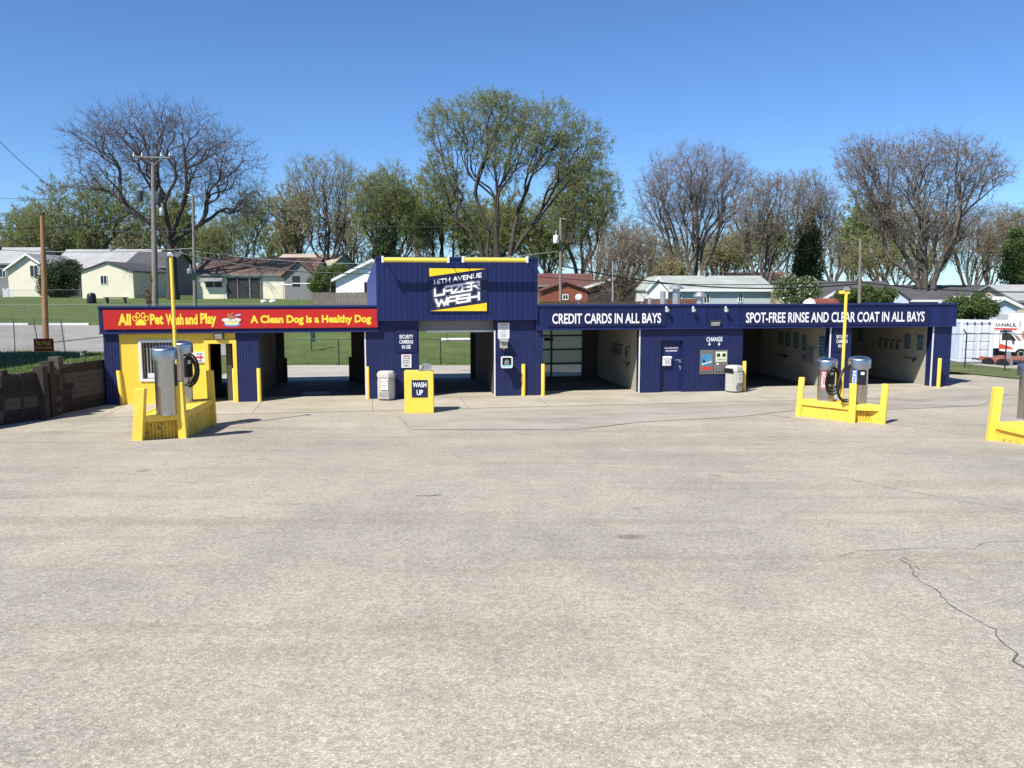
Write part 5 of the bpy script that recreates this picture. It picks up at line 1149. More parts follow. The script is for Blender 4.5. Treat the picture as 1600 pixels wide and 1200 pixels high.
# moving truck: nose to the right
def mtruck(label, P, rz, col_body, words_, scale=1.0):
    t = thing('moving_truck', label, 'truck', P, rz); T = Matrix.Translation(P) @ Matrix.Rotation(rz, 4, 'Z') @ Matrix.Scale(scale, 4)
    hw = .98
    mb = MB(T); mb.prism([(-4.6, .75), (-.05, .75), (-.05, 1.75), (-.05, 2.75), (-4.6, 2.75)], -1.1, 1.1, 'xz'); mb.build('cargo_box', m_white, t, bevel=.03)
    mb = MB(T); mb.prism([(-.45, 2.05), (.95, 2.12), (1.15, 2.3), (1.12, 2.76), (-.45, 2.76)], -1.13, 1.13, 'xz'); ov = mb.build('overcab', m_white, t, bevel=.03)
    mb = MB(T); mb.prism([(-.42, 2.14), (1.0, 2.14), (1.0, 2.26), (-.42, 2.26)], -1.142, -1.132, 'xz'); mb.build('red_stripe', m_red, ov)
    mb = MB(T)
    pts, fs = glyphs(words_, .04); mb.add([T.inverted() @ (T @ Vector((lerp(-.36, .98, p), -1.145, lerp(2.36, 2.62, q)))) for p, q in pts], fs); mb.build('lettering', m_dkmetal, ov)
    mb = MB(T); mb.prism([(-.04, .55), (.5, .5), (2.05, .5), (2.1, .62), (2.08, 1.12), (1.95, 1.22), (1.15, 1.34), (.62, 2.0), (-.04, 2.02)], -hw, hw, 'xz'); mb.build('cab', m_white, t, bevel=.05)
    mb = MB(T); mb.prism([(1.16, 1.345), (.64, 1.985), (.67, 2.0), (1.21, 1.345)], -hw + .08, hw - .08, 'xz'); mb.build('windscreen', m_pane, t)
    for sg in (-1, 1):
        mb = MB(T); mb.prism([(.08, 1.36), (1.02, 1.36), (.58, 1.92), (.08, 1.92)], sg * (hw + .004), sg * (hw - .02), 'xz'); mb.build('side_window', m_pane, t)
        mb = MB(T); mb.prism([(-.03, .72), (.95, .72), (.6, .92), (-.03, 1.12)], sg * (hw + .006), sg * (hw - .01), 'xz'); mb.build('red_swoosh', mat('orange_red', (.55, .055, .03), .5, var=.05), t)
        mb = MB(T); mb.box(2.02, 2.11, sg * .62 - .17, sg * .62 + .17, .86, 1.06); mb.build('headlight', m_galv, t)
        mb = MB(T); mb.box(.72, .86, sg * 1.12 - .1, sg * 1.12 + .1, 1.35, 1.65); mb.build('mirror', m_black, t)
        for x in (1.35, -3.4):
            mb = MB(T); TT = Matrix.Translation((x, sg * (hw - .1), .40)) @ Matrix.Rotation(math.pi / 2, 4, 'X')
            mb.lathe([(.2, -.13), (.38, -.13), (.40, -.08), (.40, .08), (.38, .13), (.2, .13)], T=TT, n=22); wh = mb.build('wheel', m_rubber, t, smooth=True)
            mb = MB(T); mb.lathe([(.06, -.10), (.21, -.135), (.22, -.10), (.22, .10), (.21, .135), (.06, .1)], T=TT, n=18); mb.build('rim', m_white, wh, smooth=True)
    mb = MB(T); mb.box(2.07, 2.14, -.42, .42, .66, 1.08); mb.build('grille', m_dkmetal, t)
    mb = MB(T); mb.box(2.02, 2.2, -hw, hw, .45, .63); mb.build('bumper', m_galv, t, bevel=.03)
    mb = MB(T); mb.box(-4.5, 2.0, -.4, .4, .3, .74); mb.build('chassis', m_dkmetal, t)
P = AT(1562.5, 556, 53.0); zT = AT(1560, 561, 52.0).z
P.z = zT; mtruck('white moving truck with red trim and a lettered panel over its cab', P, R(-33), m_white, 'U-HAUL', .86)
# car trailer in front of it
p0_ = AT(1545, 574, 46.5); p1_ = AT(1592, 572, 45.0); t = thing('car_trailer', 'low orange car trailer with dark wheels parked before the moving truck', 'trailer', (p0_ + p1_) / 2)
d = (p1_ - p0_); d.z = 0; rz = math.atan2(d.y, d.x); zg = gz(p0_.x, p0_.y) + .03; P = Vector(((p0_.x + p1_.x) / 2, (p0_.y + p1_.y) / 2, zg)); T = Matrix.Translation(P) @ Matrix.Rotation(rz, 4, 'Z'); L2_ = d.length / 2
m_or = mat('trailer_orange', (.36, .13, .09), .7, var=.3, scale=3)
mb = MB(T); mb.box(-L2_, L2_, -.9, -.78, .42, .66); mb.build('side_rail', m_or, t, bevel=.01)
mb = MB(T); mb.box(-L2_, L2_, .78, .9, .42, .66); mb.build('side_rail', m_or, t, bevel=.01)
mb = MB(T); mb.box(-L2_, L2_, -.779, .779, .42, .48); mb.build('bed', m_dkmetal, t)
mb = MB(T); pts, fs = glyphs('U-HAUL', .03); mb.add([Vector((lerp(-.75, -.1, a), -.905, lerp(.48, .60, b_))) for a, b_ in pts], fs); mb.build('lettering', m_red, t)
for x in (-.25, .55):
    for sg in (-1, 1):
        mb = MB(T); TT = Matrix.Translation((x, sg * 1.02, .32)) @ Matrix.Rotation(math.pi / 2, 4, 'X'); mb.lathe([(.15, -.1), (.31, -.1), (.32, 0), (.31, .1), (.15, .1)], T=TT, n=20); mb.build('wheel', m_rubber, t, smooth=True)
    mb = MB(T)
mb = MB(T); mb.tube([(-L2_, -.5, .45), (-L2_ - 1.0, 0, .42)], .05, 6); mb.tube([(-L2_, .5, .45), (-L2_ - 1.0, 0, .42)], .05, 6); mb.build('tow_frame', m_dkmetal, t)
mb = MB(T); mb.prism([(L2_ - .25, .2), (L2_ + .15, .2), (L2_ - .05, 1.0), (L2_ - .25, 1.0)], -.8, -.7, 'xz'); mb.build('ramp', m_galv, t)
P = AT(1640, 545, 56); t = thing('cargo_truck', 'white cargo truck body with a round picture at the right picture edge', 'truck', P, R(-15))
T = Matrix.Translation((P.x, P.y, gz(P.x, P.y))) @ Matrix.Rotation(R(-15), 4, 'Z')
mb = MB(T); mb.box(-2.6, 3.5, 0, 2.2, .6, 2.4); mb.build('cargo_box', m_white, t, bevel=.03)
mb = MB(T); disc(mb, -1.45, 1.0, .3, .34, -.01, 0); mb.build('round_picture', mat('picture_brown', (.30, .10, .05), .5, col2=(.65, .35, .2), scale=3), t)
mb = MB(T); mb.box(-2.5, 3.4, .2, 2.0, .35, .69); mb.build('chassis', m_dkmetal, t)
for x in (-1.6, 2.4):
    mb = MB(T); TT = Matrix.Translation((x, .15, .42)) @ Matrix.Rotation(math.pi / 2, 4, 'X'); mb.lathe([(.2, -.13), (.42, -.13), (.42, .13), (.2, .13)], T=TT, n=20); mb.build('wheel', m_rubber, t, smooth=True)
# ================================================================ UTILITY POLES AND WIRES
m_pole = mat('weathered_pole', (.20, .18, .155), .9, var=.3, scale=3, stretch=(4, 4, .3), bump=.2)
m_pole2 = mat('brown_pole', (.30, .165, .075), .9, var=.3, scale=3, stretch=(4, 4, .3))
def upole(x, yt, yb, Y, lab, r_=.16, m=None, lean=0):
    a, b = AT(x + lean, yb, Y), AT(x, yt, Y); g = min(gz(a.x, Y), a.z) - .3; t = thing('utility_pole', lab, 'utility pole', (a.x, Y, g + .3))
    mb = MB(); mb.tube([(a.x, Y, g), (b.x, Y, b.z)], [r_ * 1.25, r_ * .85], 12); mb.build('pole', m or m_pole, t, smooth=True); return t, b
def transformer(t, x, y0, y1, Y, m, w_=None):
    a, b = AT(x, y1, Y), AT(x, y0, Y); r_ = w_ or (b.z - a.z) * .32
    mb = MB(); mb.lathe([(r_ * .9, 0), (r_, .05), (r_, b.z - a.z - .05), (r_ * .8, b.z - a.z), (.02, b.z - a.z + .03)], c=a, n=18); tr = mb.build('transformer', m, t, smooth=True)
    mb = MB(); mb.tube([b, b + Vector((.05, 0, .35))], .05, 8); mb.build('bushing', m_galv, tr)
m_tr = mat('transformer_grey', (.07, .085, .10), .5, .2)
t1, top1 = upole(239.5, 246, 478, 66, 'tall weathered utility pole with a crossarm at the left', .2, lean=2)
a, b = AT(207, 245.5, 65.7), AT(266, 247, 65.7); mb = MB(); mb.tube([a, b], .075, 4); mb.build('crossarm', m_pole, t1)
for x, dx in ((226, -1), (252, 1)):
    mb = MB(); mb.tube([AT(x, 247, 65.65), AT(239.5, 259, 65.8)], .03, 4); mb.build('brace', m_galv, t1)
for x in (209, 222, 252, 265):
    p = AT(x, 245.5, 65.7); mb = MB(); mb.lathe([(.05, .05), (.07, .12), (.04, .2), (.06, .28), (.02, .34)], c=p, n=10); mb.build('insulator', m_galv, t1)
transformer(t1, 219, 298, 314, 65.6, m_tr); transformer(t1, 248, 301, 317, 65.4, m_tr); transformer(t1, 253, 325, 337, 65.3, m_galv)
t2, top2 = upole(301.5, 305, 476, 70, 'slimmer grey utility pole left of the brown roofed house', .13, lean=3)
a, b = AT(293, 304, 70), AT(304, 309, 70); mb = MB(); mb.tube([a, b], .06, 6); mb.build('top_arm', m_galv, t2)
transformer(t2, 296.5, 420, 427.5, 69.7, m_galv, .22)
t3, top3 = upole(66, 337, 525, 53, 'orange brown wooden pole behind the leaning fence', .15, m_pole2, lean=5)
mb = MB(); p = AT(66, 336, 53); mb.tube([p, p + Vector((0, 0, .09))], .17, 10); mb.build('cap', m_dkmetal, t3)
t4, top4 = upole(876, 340, 478, 62, 'slim grey utility pole with a white transformer right of the tower', .11)
transformer(t4, 868.5, 367.5, 380, 61.7, m_white, .19)
a, b = AT(875, 341, 62), AT(884, 343, 62); mb = MB(); mb.tube([a, b], .05, 6); mb.build('top_arm', m_galv, t4)
t5, top5 = upole(1344.5, 373, 478, 62, 'slim pale utility pole behind the right light post', .11)
t6, top6 = upole(957.5, 408, 478, 64, 'short thin grey pole among the bare branches', .07, m_galv)
m_wire = mat('black_wire', (.015, .015, .017), .5)
m_wire2 = mat('pale_wire', (.25, .26, .26), .5)
def wire(lab, a, b, sag, r_=.022, m=None, n=14):
    mb = MB(); pts = [a.lerp(b, i / n) - Vector((0, 0, sag * 4 * (i / n) * (1 - i / n))) for i in range(n + 1)]; mb.tube(pts, r_, 5); o = mb.build('power_line', m or m_wire); tag(o, lab, 'cable', 'overhead wires'); return o
wire('black overhead wire falling from the upper left to the crossarm pole', AT(-60, 160, 50), AT(90, 300, 75), .3)
wire('black overhead wire falling to the left behind the crossarm pole', AT(-40, 356, 60), AT(235, 331, 66), .5, .03)
wire('thin overhead wire level with the transformers at the far left', AT(-40, 308, 70), AT(215, 308, 66), .15, .018)
wire('pale overhead cable above the grey house roofs at left', AT(-40, 388, 66), AT(300, 388, 70), .3, .035, m_wire2)
wire('thin pale wire between the brown pole and the slim grey pole', AT(66, 348, 53), AT(300, 358, 70), .4, .018, m_wire2)
wire('thick black cable sagging from the crossarm pole over the brown roof', AT(240, 385, 66), AT(640, 425, 60), .8, .045)
wire('second black cable from the slim grey pole toward the tower', AT(302, 388, 70), AT(660, 419, 60), .6, .025)
wire('dark cable crossing from the left pole top toward the central trees', AT(303, 306, 70), AT(876, 342, 62), 1.4, .02)
wire('pale wire crossing in front of the central trees below the pole tops', AT(302, 392, 70), AT(876, 392, 62), 1.0, .018, m_wire2)
wire('black cable running right from the white transformer pole over the log cabin', AT(876, 415, 62), AT(1345, 443, 62), .9, .05)
wire('second black cable below it over the pale green house', AT(835, 432, 62), AT(1345, 440, 62), .4, .03)
wire('black cable continuing right of the pale pole over the dark roofs', AT(1345, 441, 62), AT(1680, 455, 58), .3, .045)
wire('thin wire between the tops of the two pale poles at right', AT(876, 342, 62), AT(1345, 375, 62), 1.6, .016)
wire('thin wire leading right from the pale pole top to the picture edge', AT(1345, 378, 62), AT(1680, 385, 60), .6, .016)
wire('slanting guy wire beside the bare branches right of the log cabin', AT(957, 420, 64), AT(1012, 470, 63), .0, .02)
# ================================================================ TREES
def bark(name, c): return mat(name, c, .9, var=.3, scale=1.2, bump=.5, bscale=10, stretch=(3, 3, .6))
m_bark = {'dark': bark('bark_dark', (.062, .050, .042)), 'grey': bark('bark_grey', (.125, .105, .085)), 'brown': bark('bark_brown', (.11, .085, .062))}
m_twig = {'dark': mat('twig_dark', (.11, .088, .080), .9, var=.2), 'mauve': mat('twig_mauve', (.20, .155, .135), .9, var=.2), 'brown': mat('twig_brown', (.22, .17, .115), .9, var=.2), 'olive': mat('twig_olive', (.18, .165, .09), .9, var=.2)}
def leafmat(name, c0, c1, tl=.4):
    m = mat(name, c0, .6, col2=c1, scale=.9, world=True); N = m.node_tree.nodes; L = m.node_tree.links; b = N['Principled BSDF']
    tr = N.new('ShaderNodeBsdfTranslucent'); mx = N.new('ShaderNodeMixShader'); mx.inputs[0].default_value = tl
    L.new(b.inputs['Base Color'].links[0].from_socket, tr.inputs[0]); L.new(b.outputs[0], mx.inputs[1]); L.new(tr.outputs[0], mx.inputs[2]); L.new(mx.outputs[0], N['Material Output'].inputs[0]); return m
m_leaf = {'bud': leafmat('leaf_bud', (.20, .245, .075), (.31, .345, .125), .45), 'spring': leafmat('leaf_spring', (.13, .17, .03), (.23, .27, .05)), 'olive': leafmat('leaf_olive', (.24, .23, .10), (.33, .30, .14)), 'dark': leafmat('leaf_dark', (.030, .055, .020), (.06, .095, .03), .25), 'green': leafmat('leaf_green', (.07, .12, .03), (.13, .19, .05)), 'blossom': leafmat('white_blossom', (.55, .56, .45), (.7, .7, .62), .3), 'rust': leafmat('leaf_rust', (.20, .13, .07), (.27, .18, .10))}
def npmesh(name, V, F4, F3, mats, mi4, mi3, parent):
    me = bpy.data.meshes.new(name); nv = len(V); n4, n3 = len(F4), len(F3)
    me.vertices.add(nv); me.vertices.foreach_set('co', np.asarray(V, np.float32).ravel())
    me.loops.add(n4 * 4 + n3 * 3); me.polygons.add(n4 + n3)
    li = np.concatenate([np.asarray(F4, np.int32).ravel(), np.asarray(F3, np.int32).ravel()]) if n3 else np.asarray(F4, np.int32).ravel()
    if not n4: li = np.asarray(F3, np.int32).ravel()
    me.loops.foreach_set('vertex_index', li)
    st = np.concatenate([np.arange(n4) * 4, n4 * 4 + np.arange(n3) * 3]).astype(np.int32)
    me.polygons.foreach_set('loop_start', st)
    for m in mats: me.materials.append(m)
    me.polygons.foreach_set('material_index', np.concatenate([np.full(n4, mi4), np.full(n3, mi3)]).astype(np.int32))
    me.update(calc_edges=True); me.validate()
    o = bpy.data.objects.new(name, me); COL.objects.link(o)
    if parent: o.parent = parent
    return o
def segmesh(seg, n):
    """seg: array (k,8) p0 r0 p1 r1 -> open tubes"""
    p0, r0, p1, r1 = seg[:, :3], seg[:, 3:4], seg[:, 4:7], seg[:, 7:8]; d = p1 - p0; d /= np.linalg.norm(d, axis=1, keepdims=True) + 1e-9
    ref = np.where(np.abs(d[:, 2:3]) < .9, np.array([[0, 0, 1.]]), np.array([[1., 0, 0]])); a = np.cross(d, ref); a /= np.linalg.norm(a, axis=1, keepdims=True) + 1e-9; b = np.cross(d, a)
    t = np.arange(n) * 2 * np.pi / n; ring = a[:, None, :] * np.cos(t)[None, :, None] + b[:, None, :] * np.sin(t)[None, :, None]
    V = np.concatenate([p0[:, None] + ring * r0[:, None], p1[:, None] + ring * r1[:, None]], 1).reshape(-1, 3)
    k = np.arange(len(seg))[:, None] * 2 * n; j = np.arange(n)[None, :]; jn = (j + 1) % n
    F = np.stack([k + j, k + jn, k + n + jn, k + n + j], -1).reshape(-1, 4); return V, F
def tree(name, label, x, Y, ells, tips=900, fork=.12, stems=1, bk='dark', tw='dark', leaf=None, nleaf=0, lsz=.13, rt=.0135, seed=1, group=None, pw=.5, upd=.6, twl=5, k0=0, depth=.75, hollow=.55, ybase=None, lean=0, twlen=1.0):
    rg = np.random.default_rng(seed); bx = AT(x, 449, Y); g = gz(bx.x, Y); base = np.array([bx.x, Y, g]); t = thing(name, label, 'tree' if 'shrub' not in name else 'shrub', tuple(base), 0, group)
    E_ = []
    for (cx, cy, rx, ry) in ells: c = AT(cx, cy, Y); k = Y / FPX; E_.append((np.array([c.x, Y, c.z]), np.array([rx * k, rx * k * depth, ry * k])))
    wts = np.array([e[1][0] ** 1.2 * e[1][2] for e in E_]); wts /= wts.sum(); P = []
    while len(P) < tips:
        c, r_ = E_[rg.choice(len(E_), p=wts)]; v = rg.normal(size=3); v /= np.linalg.norm(v); q = v * (hollow + (1 - hollow) * rg.random() ** .7) * (.93 + .12 * rg.random()); p = c + q * r_
        if p[2] > g + .6: P.append(p)
    P = np.array(P); segs = []; ends = []
    top = P[:, 2].max(); H = top - g
    def bez(a, da, b, n, r0, r1, wob):
        L_ = np.linalg.norm(b - a); c = a + da * L_ * .5; prev = a
        for i in range(1, n + 1):
            u = i / n; q = (1 - u) ** 2 * a + 2 * u * (1 - u) * c + u * u * b
            if i < n: q = q + rg.normal(size=3) * L_ * wob
            segs.append(np.concatenate([prev, [r0 + (r1 - r0) * (i - 1) / n], q, [r0 + (r1 - r0) * i / n]])); last = q - prev; prev = q
        return last / (np.linalg.norm(last) + 1e-9)
    def km(Q, k):
        C = Q[rg.choice(len(Q), k, replace=False)]
        for _ in range(4):
            a = ((Q[:, None] - C[None]) ** 2).sum(-1).argmin(1)
            for j in range(k):
                if (a == j).any(): C[j] = Q[a == j].mean(0)
        return a
    rad = lambda n: rt * n ** pw
    st = []
    if stems > 1:
        a = km(P * np.array([1, 1, .3]), stems)
        for j in range(stems):
            Q = P[a == j]
            if len(Q): off = (Q.mean(0) - base) * np.array([.03, .03, 0]); st.append((base + off, Q))
    else: st.append((base, P))
    stack = []
    for b0, Q in st:
        c = Q.mean(0); d0 = np.array([(c[0] - b0[0]) * .10 + lean, (c[1] - b0[1]) * .1, H]); d0 /= np.linalg.norm(d0)
        if stems > 1: d0 = (c - b0); d0[2] *= 1.6; d0 /= np.linalg.norm(d0)
        f = b0 + d0 * H * fork * (1 if stems == 1 else .8); r0 = rad(len(Q))
        segs.append(np.concatenate([b0 - np.array([0, 0, .3]), [r0 * 1.45], b0 + d0 * H * fork * .25, [r0 * 1.08]])); bez(b0 + d0 * H * fork * .25, d0, f, 2, r0 * 1.08, r0, .02)
        stack.append((f, d0, Q))
    while stack:
        p, d, Q = stack.pop(); n = len(Q)
        if n == 1:
            q = Q[0]; dl = bez(p, d, q, 2, rt * 1.1, rt * .55, .05); ends.append((p, q, dl)); continue
        k = 2 if n < 14 else int(rg.choice([2, 3, 3]))
        if k0 and n > len(P) * .9 / max(1, stems): k = k0
        a = km(Q, min(k, n))
        for j in range(k):
            S_ = Q[a == j]; m = len(S_)
            if m == 0: continue
            if m == n:
                h_ = m // 2; stack.append((p, d, S_[:h_])); stack.append((p, d, S_[h_:])); break
            c = S_.mean(0); v = c - p; L_ = np.linalg.norm(v); al = .34 + .12 * rg.random() if m > 30 else .5
            q = p + v * al + rg.normal(size=3) * L_ * .045; q[2] += L_ * .03 * upd
            r1 = rad(m); dn = bez(p, d, q, 4 if m > 12 else 2, min(rad(n) * .92, r1 * 1.25), r1, .022); stack.append((q, dn, S_))
    # twiglets
    ez = np.array([0, 0, 1.0]); tips_ = []
    for p, q, dl in ends:
        L_ = np.linalg.norm(q - p)
        for _ in range(twl):
            u = .25 + .75 * rg.random(); o = p + (q - p) * u; v = dl + rg.normal(size=3) * .65 + ez * .25; v /= np.linalg.norm(v); l_ = (.5 + .7 * rg.random()) * twlen
            m_ = o + v * l_ * .55; v2 = v + rg.normal(size=3) * .3 + ez * .15; e = m_ + v2 / np.linalg.norm(v2) * l_ * .5
            segs.append(np.concatenate([o, [rt * .75], m_, [rt * .6]])); segs.append(np.concatenate([m_, [rt * .6], e, [rt * .4]])); tips_.append((o, e))
    sg = np.array(segs) - np.concatenate([base, [0], base, [0]]); thick = np.maximum(sg[:, 3], sg[:, 7]) > rt * 3.2
    if thick.any():
        V_, F = segmesh(sg[thick], 7); o = npmesh('trunk', V_, F, np.zeros((0, 3), int), [m_bark[bk]], 0, 0, t)
        o.data.polygons.foreach_set('use_smooth', [True] * len(o.data.polygons))
    V_, F = segmesh(sg[~thick], 3); V3 = np.zeros((0, 3)); F3 = np.zeros((0, 3), int)
    if nleaf:
        T_ = tips_ if tips_ else [(a_, b_) for a_, b_, c_ in ends]
        ix = rg.integers(len(T_), size=nleaf); o_ = np.array([T_[i][0] for i in ix]); e_ = np.array([T_[i][1] for i in ix]); c = o_ + (e_ - o_) * rg.random((nleaf, 1)) ** .6 + rg.normal(size=(nleaf, 3)) * .09 - base
        A_ = rg.normal(size=(nleaf, 3)); A_ /= np.linalg.norm(A_, axis=1, keepdims=True); B_ = np.cross(A_, rg.normal(size=(nleaf, 3))); B_ /= np.linalg.norm(B_, axis=1, keepdims=True); s = lsz * (.5 + rg.random((nleaf, 1)))
        V3 = np.stack([c - A_ * s * .5, c + A_ * s * .5 - B_ * s * .2, c + B_ * s * .7 + A_ * s * .15], 1).reshape(-1, 3); F3 = np.arange(nleaf * 3).reshape(-1, 3) + len(V_)
    npmesh('crown', np.concatenate([V_, V3]), F, F3, [m_twig[tw]] + ([m_leaf[leaf]] if leaf else []), 0, 1 if leaf else 0, t)
    return t
def shrub(name, label, x, Y, ells, n, leaf, lsz=.16, seed=1, group=None, leaf2=None, frac=0, depth=.8):
    """dense bush: stems, and leaves in clumps through the whole volume"""
    rg = np.random.default_rng(seed); bx = AT(x, 449, Y); g = gz(bx.x, Y); base = np.array([bx.x, Y, g]); t = thing(name, label, 'shrub' if 'tree' not in name else 'tree', tuple(base), 0, group); k = Y / FPX
    cl = []
    for (cx, cy, rx, ry) in ells:
        c = AT(cx, cy, Y); c = np.array([c.x, Y, c.z])
        for _ in range(max(8, int(rx * ry / 6))):
            v = rg.normal(size=3); v /= np.linalg.norm(v); cl.append((c + v * np.array([rx * k, rx * k * depth, ry * k]) * rg.random() ** .35 * .9, (.22 + .3 * rg.random()) * min(rx, ry) * k))
    ci = rg.integers(len(cl), size=n); c = np.array([cl[i][0] for i in ci]); r_ = np.array([[cl[i][1]] for i in ci]); v = rg.normal(size=(n, 3)); v /= np.linalg.norm(v, axis=1, keepdims=True)
    c = c + v * r_ * rg.random((n, 1)) ** .4; c[:, 2] = np.maximum(c[:, 2], g + .05); c -= base
    A_ = rg.normal(size=(n, 3)); A_ /= np.linalg.norm(A_, axis=1, keepdims=True); B_ = np.cross(A_, rg.normal(size=(n, 3))); B_ /= np.linalg.norm(B_, axis=1, keepdims=True); s = lsz * (.5 + rg.random((n, 1)))
    V3 = np.stack([c - A_ * s * .5, c + A_ * s * .5, c + B_ * s * .8], 1).reshape(-1, 3)
    sg = []
    for i in range(0, len(cl), 3): e = cl[i][0] - base; sg.append(np.concatenate([np.array([e[0] * .12, e[1] * .12, -.1]), [.05], e * np.array([.5, .5, .6]), [.035]])); sg.append(np.concatenate([e * np.array([.5, .5, .6]), [.035], e, [.012]]))
    V_, F = segmesh(np.array(sg), 4); npmesh('stem', V_, F, np.zeros((0, 3), int), [m_bark['brown']], 0, 0, t)
    n1 = int(n * (1 - frac)); npmesh('foliage', V3[:n1 * 3], np.zeros((0, 4), int), np.arange(n1 * 3).reshape(-1, 3), [m_leaf[leaf]], 0, 0, t)
    if frac: n2 = n - n1; npmesh('blossom', V3[n1 * 3:], np.zeros((0, 4), int), np.arange(n2 * 3).reshape(-1, 3), [m_leaf[leaf2]], 0, 0, t)
    return t
# the tall trees, left to right
tree('bare_tree', 'huge bare dark branched tree behind the crossarm pole at left', 270, 92, [(250, 245, 150, 78), (160, 215, 70, 55), (345, 275, 80, 75), (250, 195, 110, 40), (130, 290, 55, 30), (385, 320, 45, 40)], tips=1500, fork=.22, bk='dark', tw='dark', seed=3, rt=.0145, hollow=.12, twl=6, twlen=1.3, k0=5)
tree('budding_tree', 'wide hazy green tree behind the cream houses at far left', 120, 140, [(120, 340, 95, 62), (60, 360, 60, 40), (175, 320, 60, 50), (30, 370, 45, 40)], tips=1300, fork=.10, stems=3, bk='brown', tw='olive', leaf='bud', nleaf=95000, lsz=.125, seed=4, hollow=.2, twl=4, rt=.02)
tree('budding_tree', 'rounded yellow green tree right of the huge bare tree', 385, 130, [(375, 360, 45, 45), (400, 330, 35, 40), (335, 370, 30, 30)], tips=700, fork=.1, stems=2, bk='brown', tw='olive', leaf='bud', nleaf=26000, lsz=.13, seed=5, hollow=.15)
tree('bare_tree', 'brown twiggy tree with several upright stems left of the tower', 515, 125, [(480, 290, 42, 50), (520, 275, 45, 38), (550, 300, 32, 45), (500, 330, 50, 40)], tips=1000, fork=.16, stems=3, bk='dark', tw='brown', leaf='bud', nleaf=14000, lsz=.11, seed=6, hollow=.35, rt=.0135)
tree('budding_tree', 'pale green budding tree just left of the tower roof', 582, 120, [(605, 300, 48, 46), (580, 320, 40, 50), (625, 330, 32, 40)], tips=950, fork=.14, stems=2, bk='dark', tw='olive', leaf='bud', nleaf=42000, lsz=.11, seed=7, hollow=.3, rt=.0135)
tree('budding_tree', 'tall spreading tree with fresh green buds rising directly behind the tower', 775, 105, [(700, 200, 48, 45), (770, 185, 60, 38), (850, 195, 62, 42), (905, 235, 52, 50), (690, 270, 40, 38), (800, 240, 80, 40), (760, 160, 50, 14)], tips=1700, fork=.18, stems=3, bk='dark', tw='olive', leaf='bud', nleaf=80000, lsz=.11, seed=8, hollow=.35, rt=.0135)
tree('budding_tree', 'green tree under the left side of the tall central tree', 700, 125, [(690, 320, 45, 48), (730, 350, 45, 45), (670, 360, 30, 35)], tips=900, fork=.12, stems=2, bk='dark', tw='olive', leaf='bud', nleaf=52000, lsz=.125, seed=9, hollow=.2, rt=.0135)
tree('budding_tree', 'bright yellow green tree low behind the right side of the tower', 850, 135, [(840, 360, 55, 50), (800, 340, 45, 55), (880, 340, 40, 50)], tips=900, fork=.08, stems=3, bk='dark', tw='olive', leaf='bud', nleaf=66000, lsz=.13, seed=10, hollow=.1)
tree('budding_tree', 'loose green tree between the tall central tree and the brown thicket', 905, 118, [(900, 320, 55, 60), (940, 310, 38, 55), (890, 280, 40, 35)], tips=1000, fork=.15, stems=2, bk='brown', tw='olive', leaf='bud', nleaf=42000, lsz=.12, seed=11, hollow=.25)
tree('thicket_tree', 'reddish brown leafless thicket behind the dark log houses', 965, 84, [(955, 420, 45, 50), (1000, 410, 45, 55), (980, 385, 45, 40)], tips=900, fork=.05, stems=6, bk='brown', tw='brown', leaf='rust', nleaf=2500, lsz=.10, seed=12, hollow=.2, rt=.013)
tree('bare_tree', 'big fan shaped bare tree with mauve twigs behind the pale green house', 1083, 112, [(1090, 270, 88, 48), (1050, 300, 60, 50), (1130, 300, 60, 55), (1030, 330, 45, 35), (1090, 340, 60, 50)], tips=2100, fork=.10, stems=4, bk='grey', tw='mauve', seed=13, hollow=.45, rt=.0135, twl=7, k0=3)
tree('budding_tree', 'slender half bare tree left of the dark evergreen', 1190, 105, [(1190, 330, 48, 65), (1230, 320, 55, 55), (1165, 350, 35, 45)], tips=1100, fork=.15, stems=4, bk='grey', tw='mauve', leaf='olive', nleaf=5000, lsz=.13, seed=14, hollow=.35, rt=.0135)
tree('budding_tree', 'upright greyish tree between the evergreen and the biggest right hand tree', 1265, 118, [(1265, 310, 35, 50), (1290, 330, 30, 40)], tips=700, fork=.15, stems=3, bk='grey', tw='mauve', leaf='olive', nleaf=3000, lsz=.13, seed=15, hollow=.35, rt=.0135)
tree('bare_tree', 'biggest right hand tree with greyish twigs and many leaning trunks', 1450, 100, [(1370, 275, 65, 62), (1440, 245, 70, 40), (1500, 260, 60, 52), (1550, 270, 36, 30), (1420, 330, 80, 60), (1500, 340, 60, 50), (1340, 250, 38, 38)], tips=2400, fork=.14, stems=4, bk='grey', tw='mauve', leaf='olive', nleaf=9000, lsz=.12, seed=16, hollow=.3, rt=.0135, twl=7, k0=3)
tree('bare_tree', 'lower grey brown tree with fanned stems at the right edge', 1515, 120, [(1520, 380, 50, 50), (1560, 360, 40, 42), (1490, 370, 35, 40)], tips=900, fork=.1, stems=5, bk='grey', tw='brown', leaf='olive', nleaf=3000, lsz=.13, seed=17, hollow=.3)
tree('budding_tree', 'hazy tree cut by the right picture edge', 1600, 125, [(1600, 370, 40, 55), (1575, 350, 25, 30)], tips=700, fork=.12, stems=2, bk='grey', tw='olive', leaf='olive', nleaf=6000, lsz=.16, seed=18, hollow=.25)
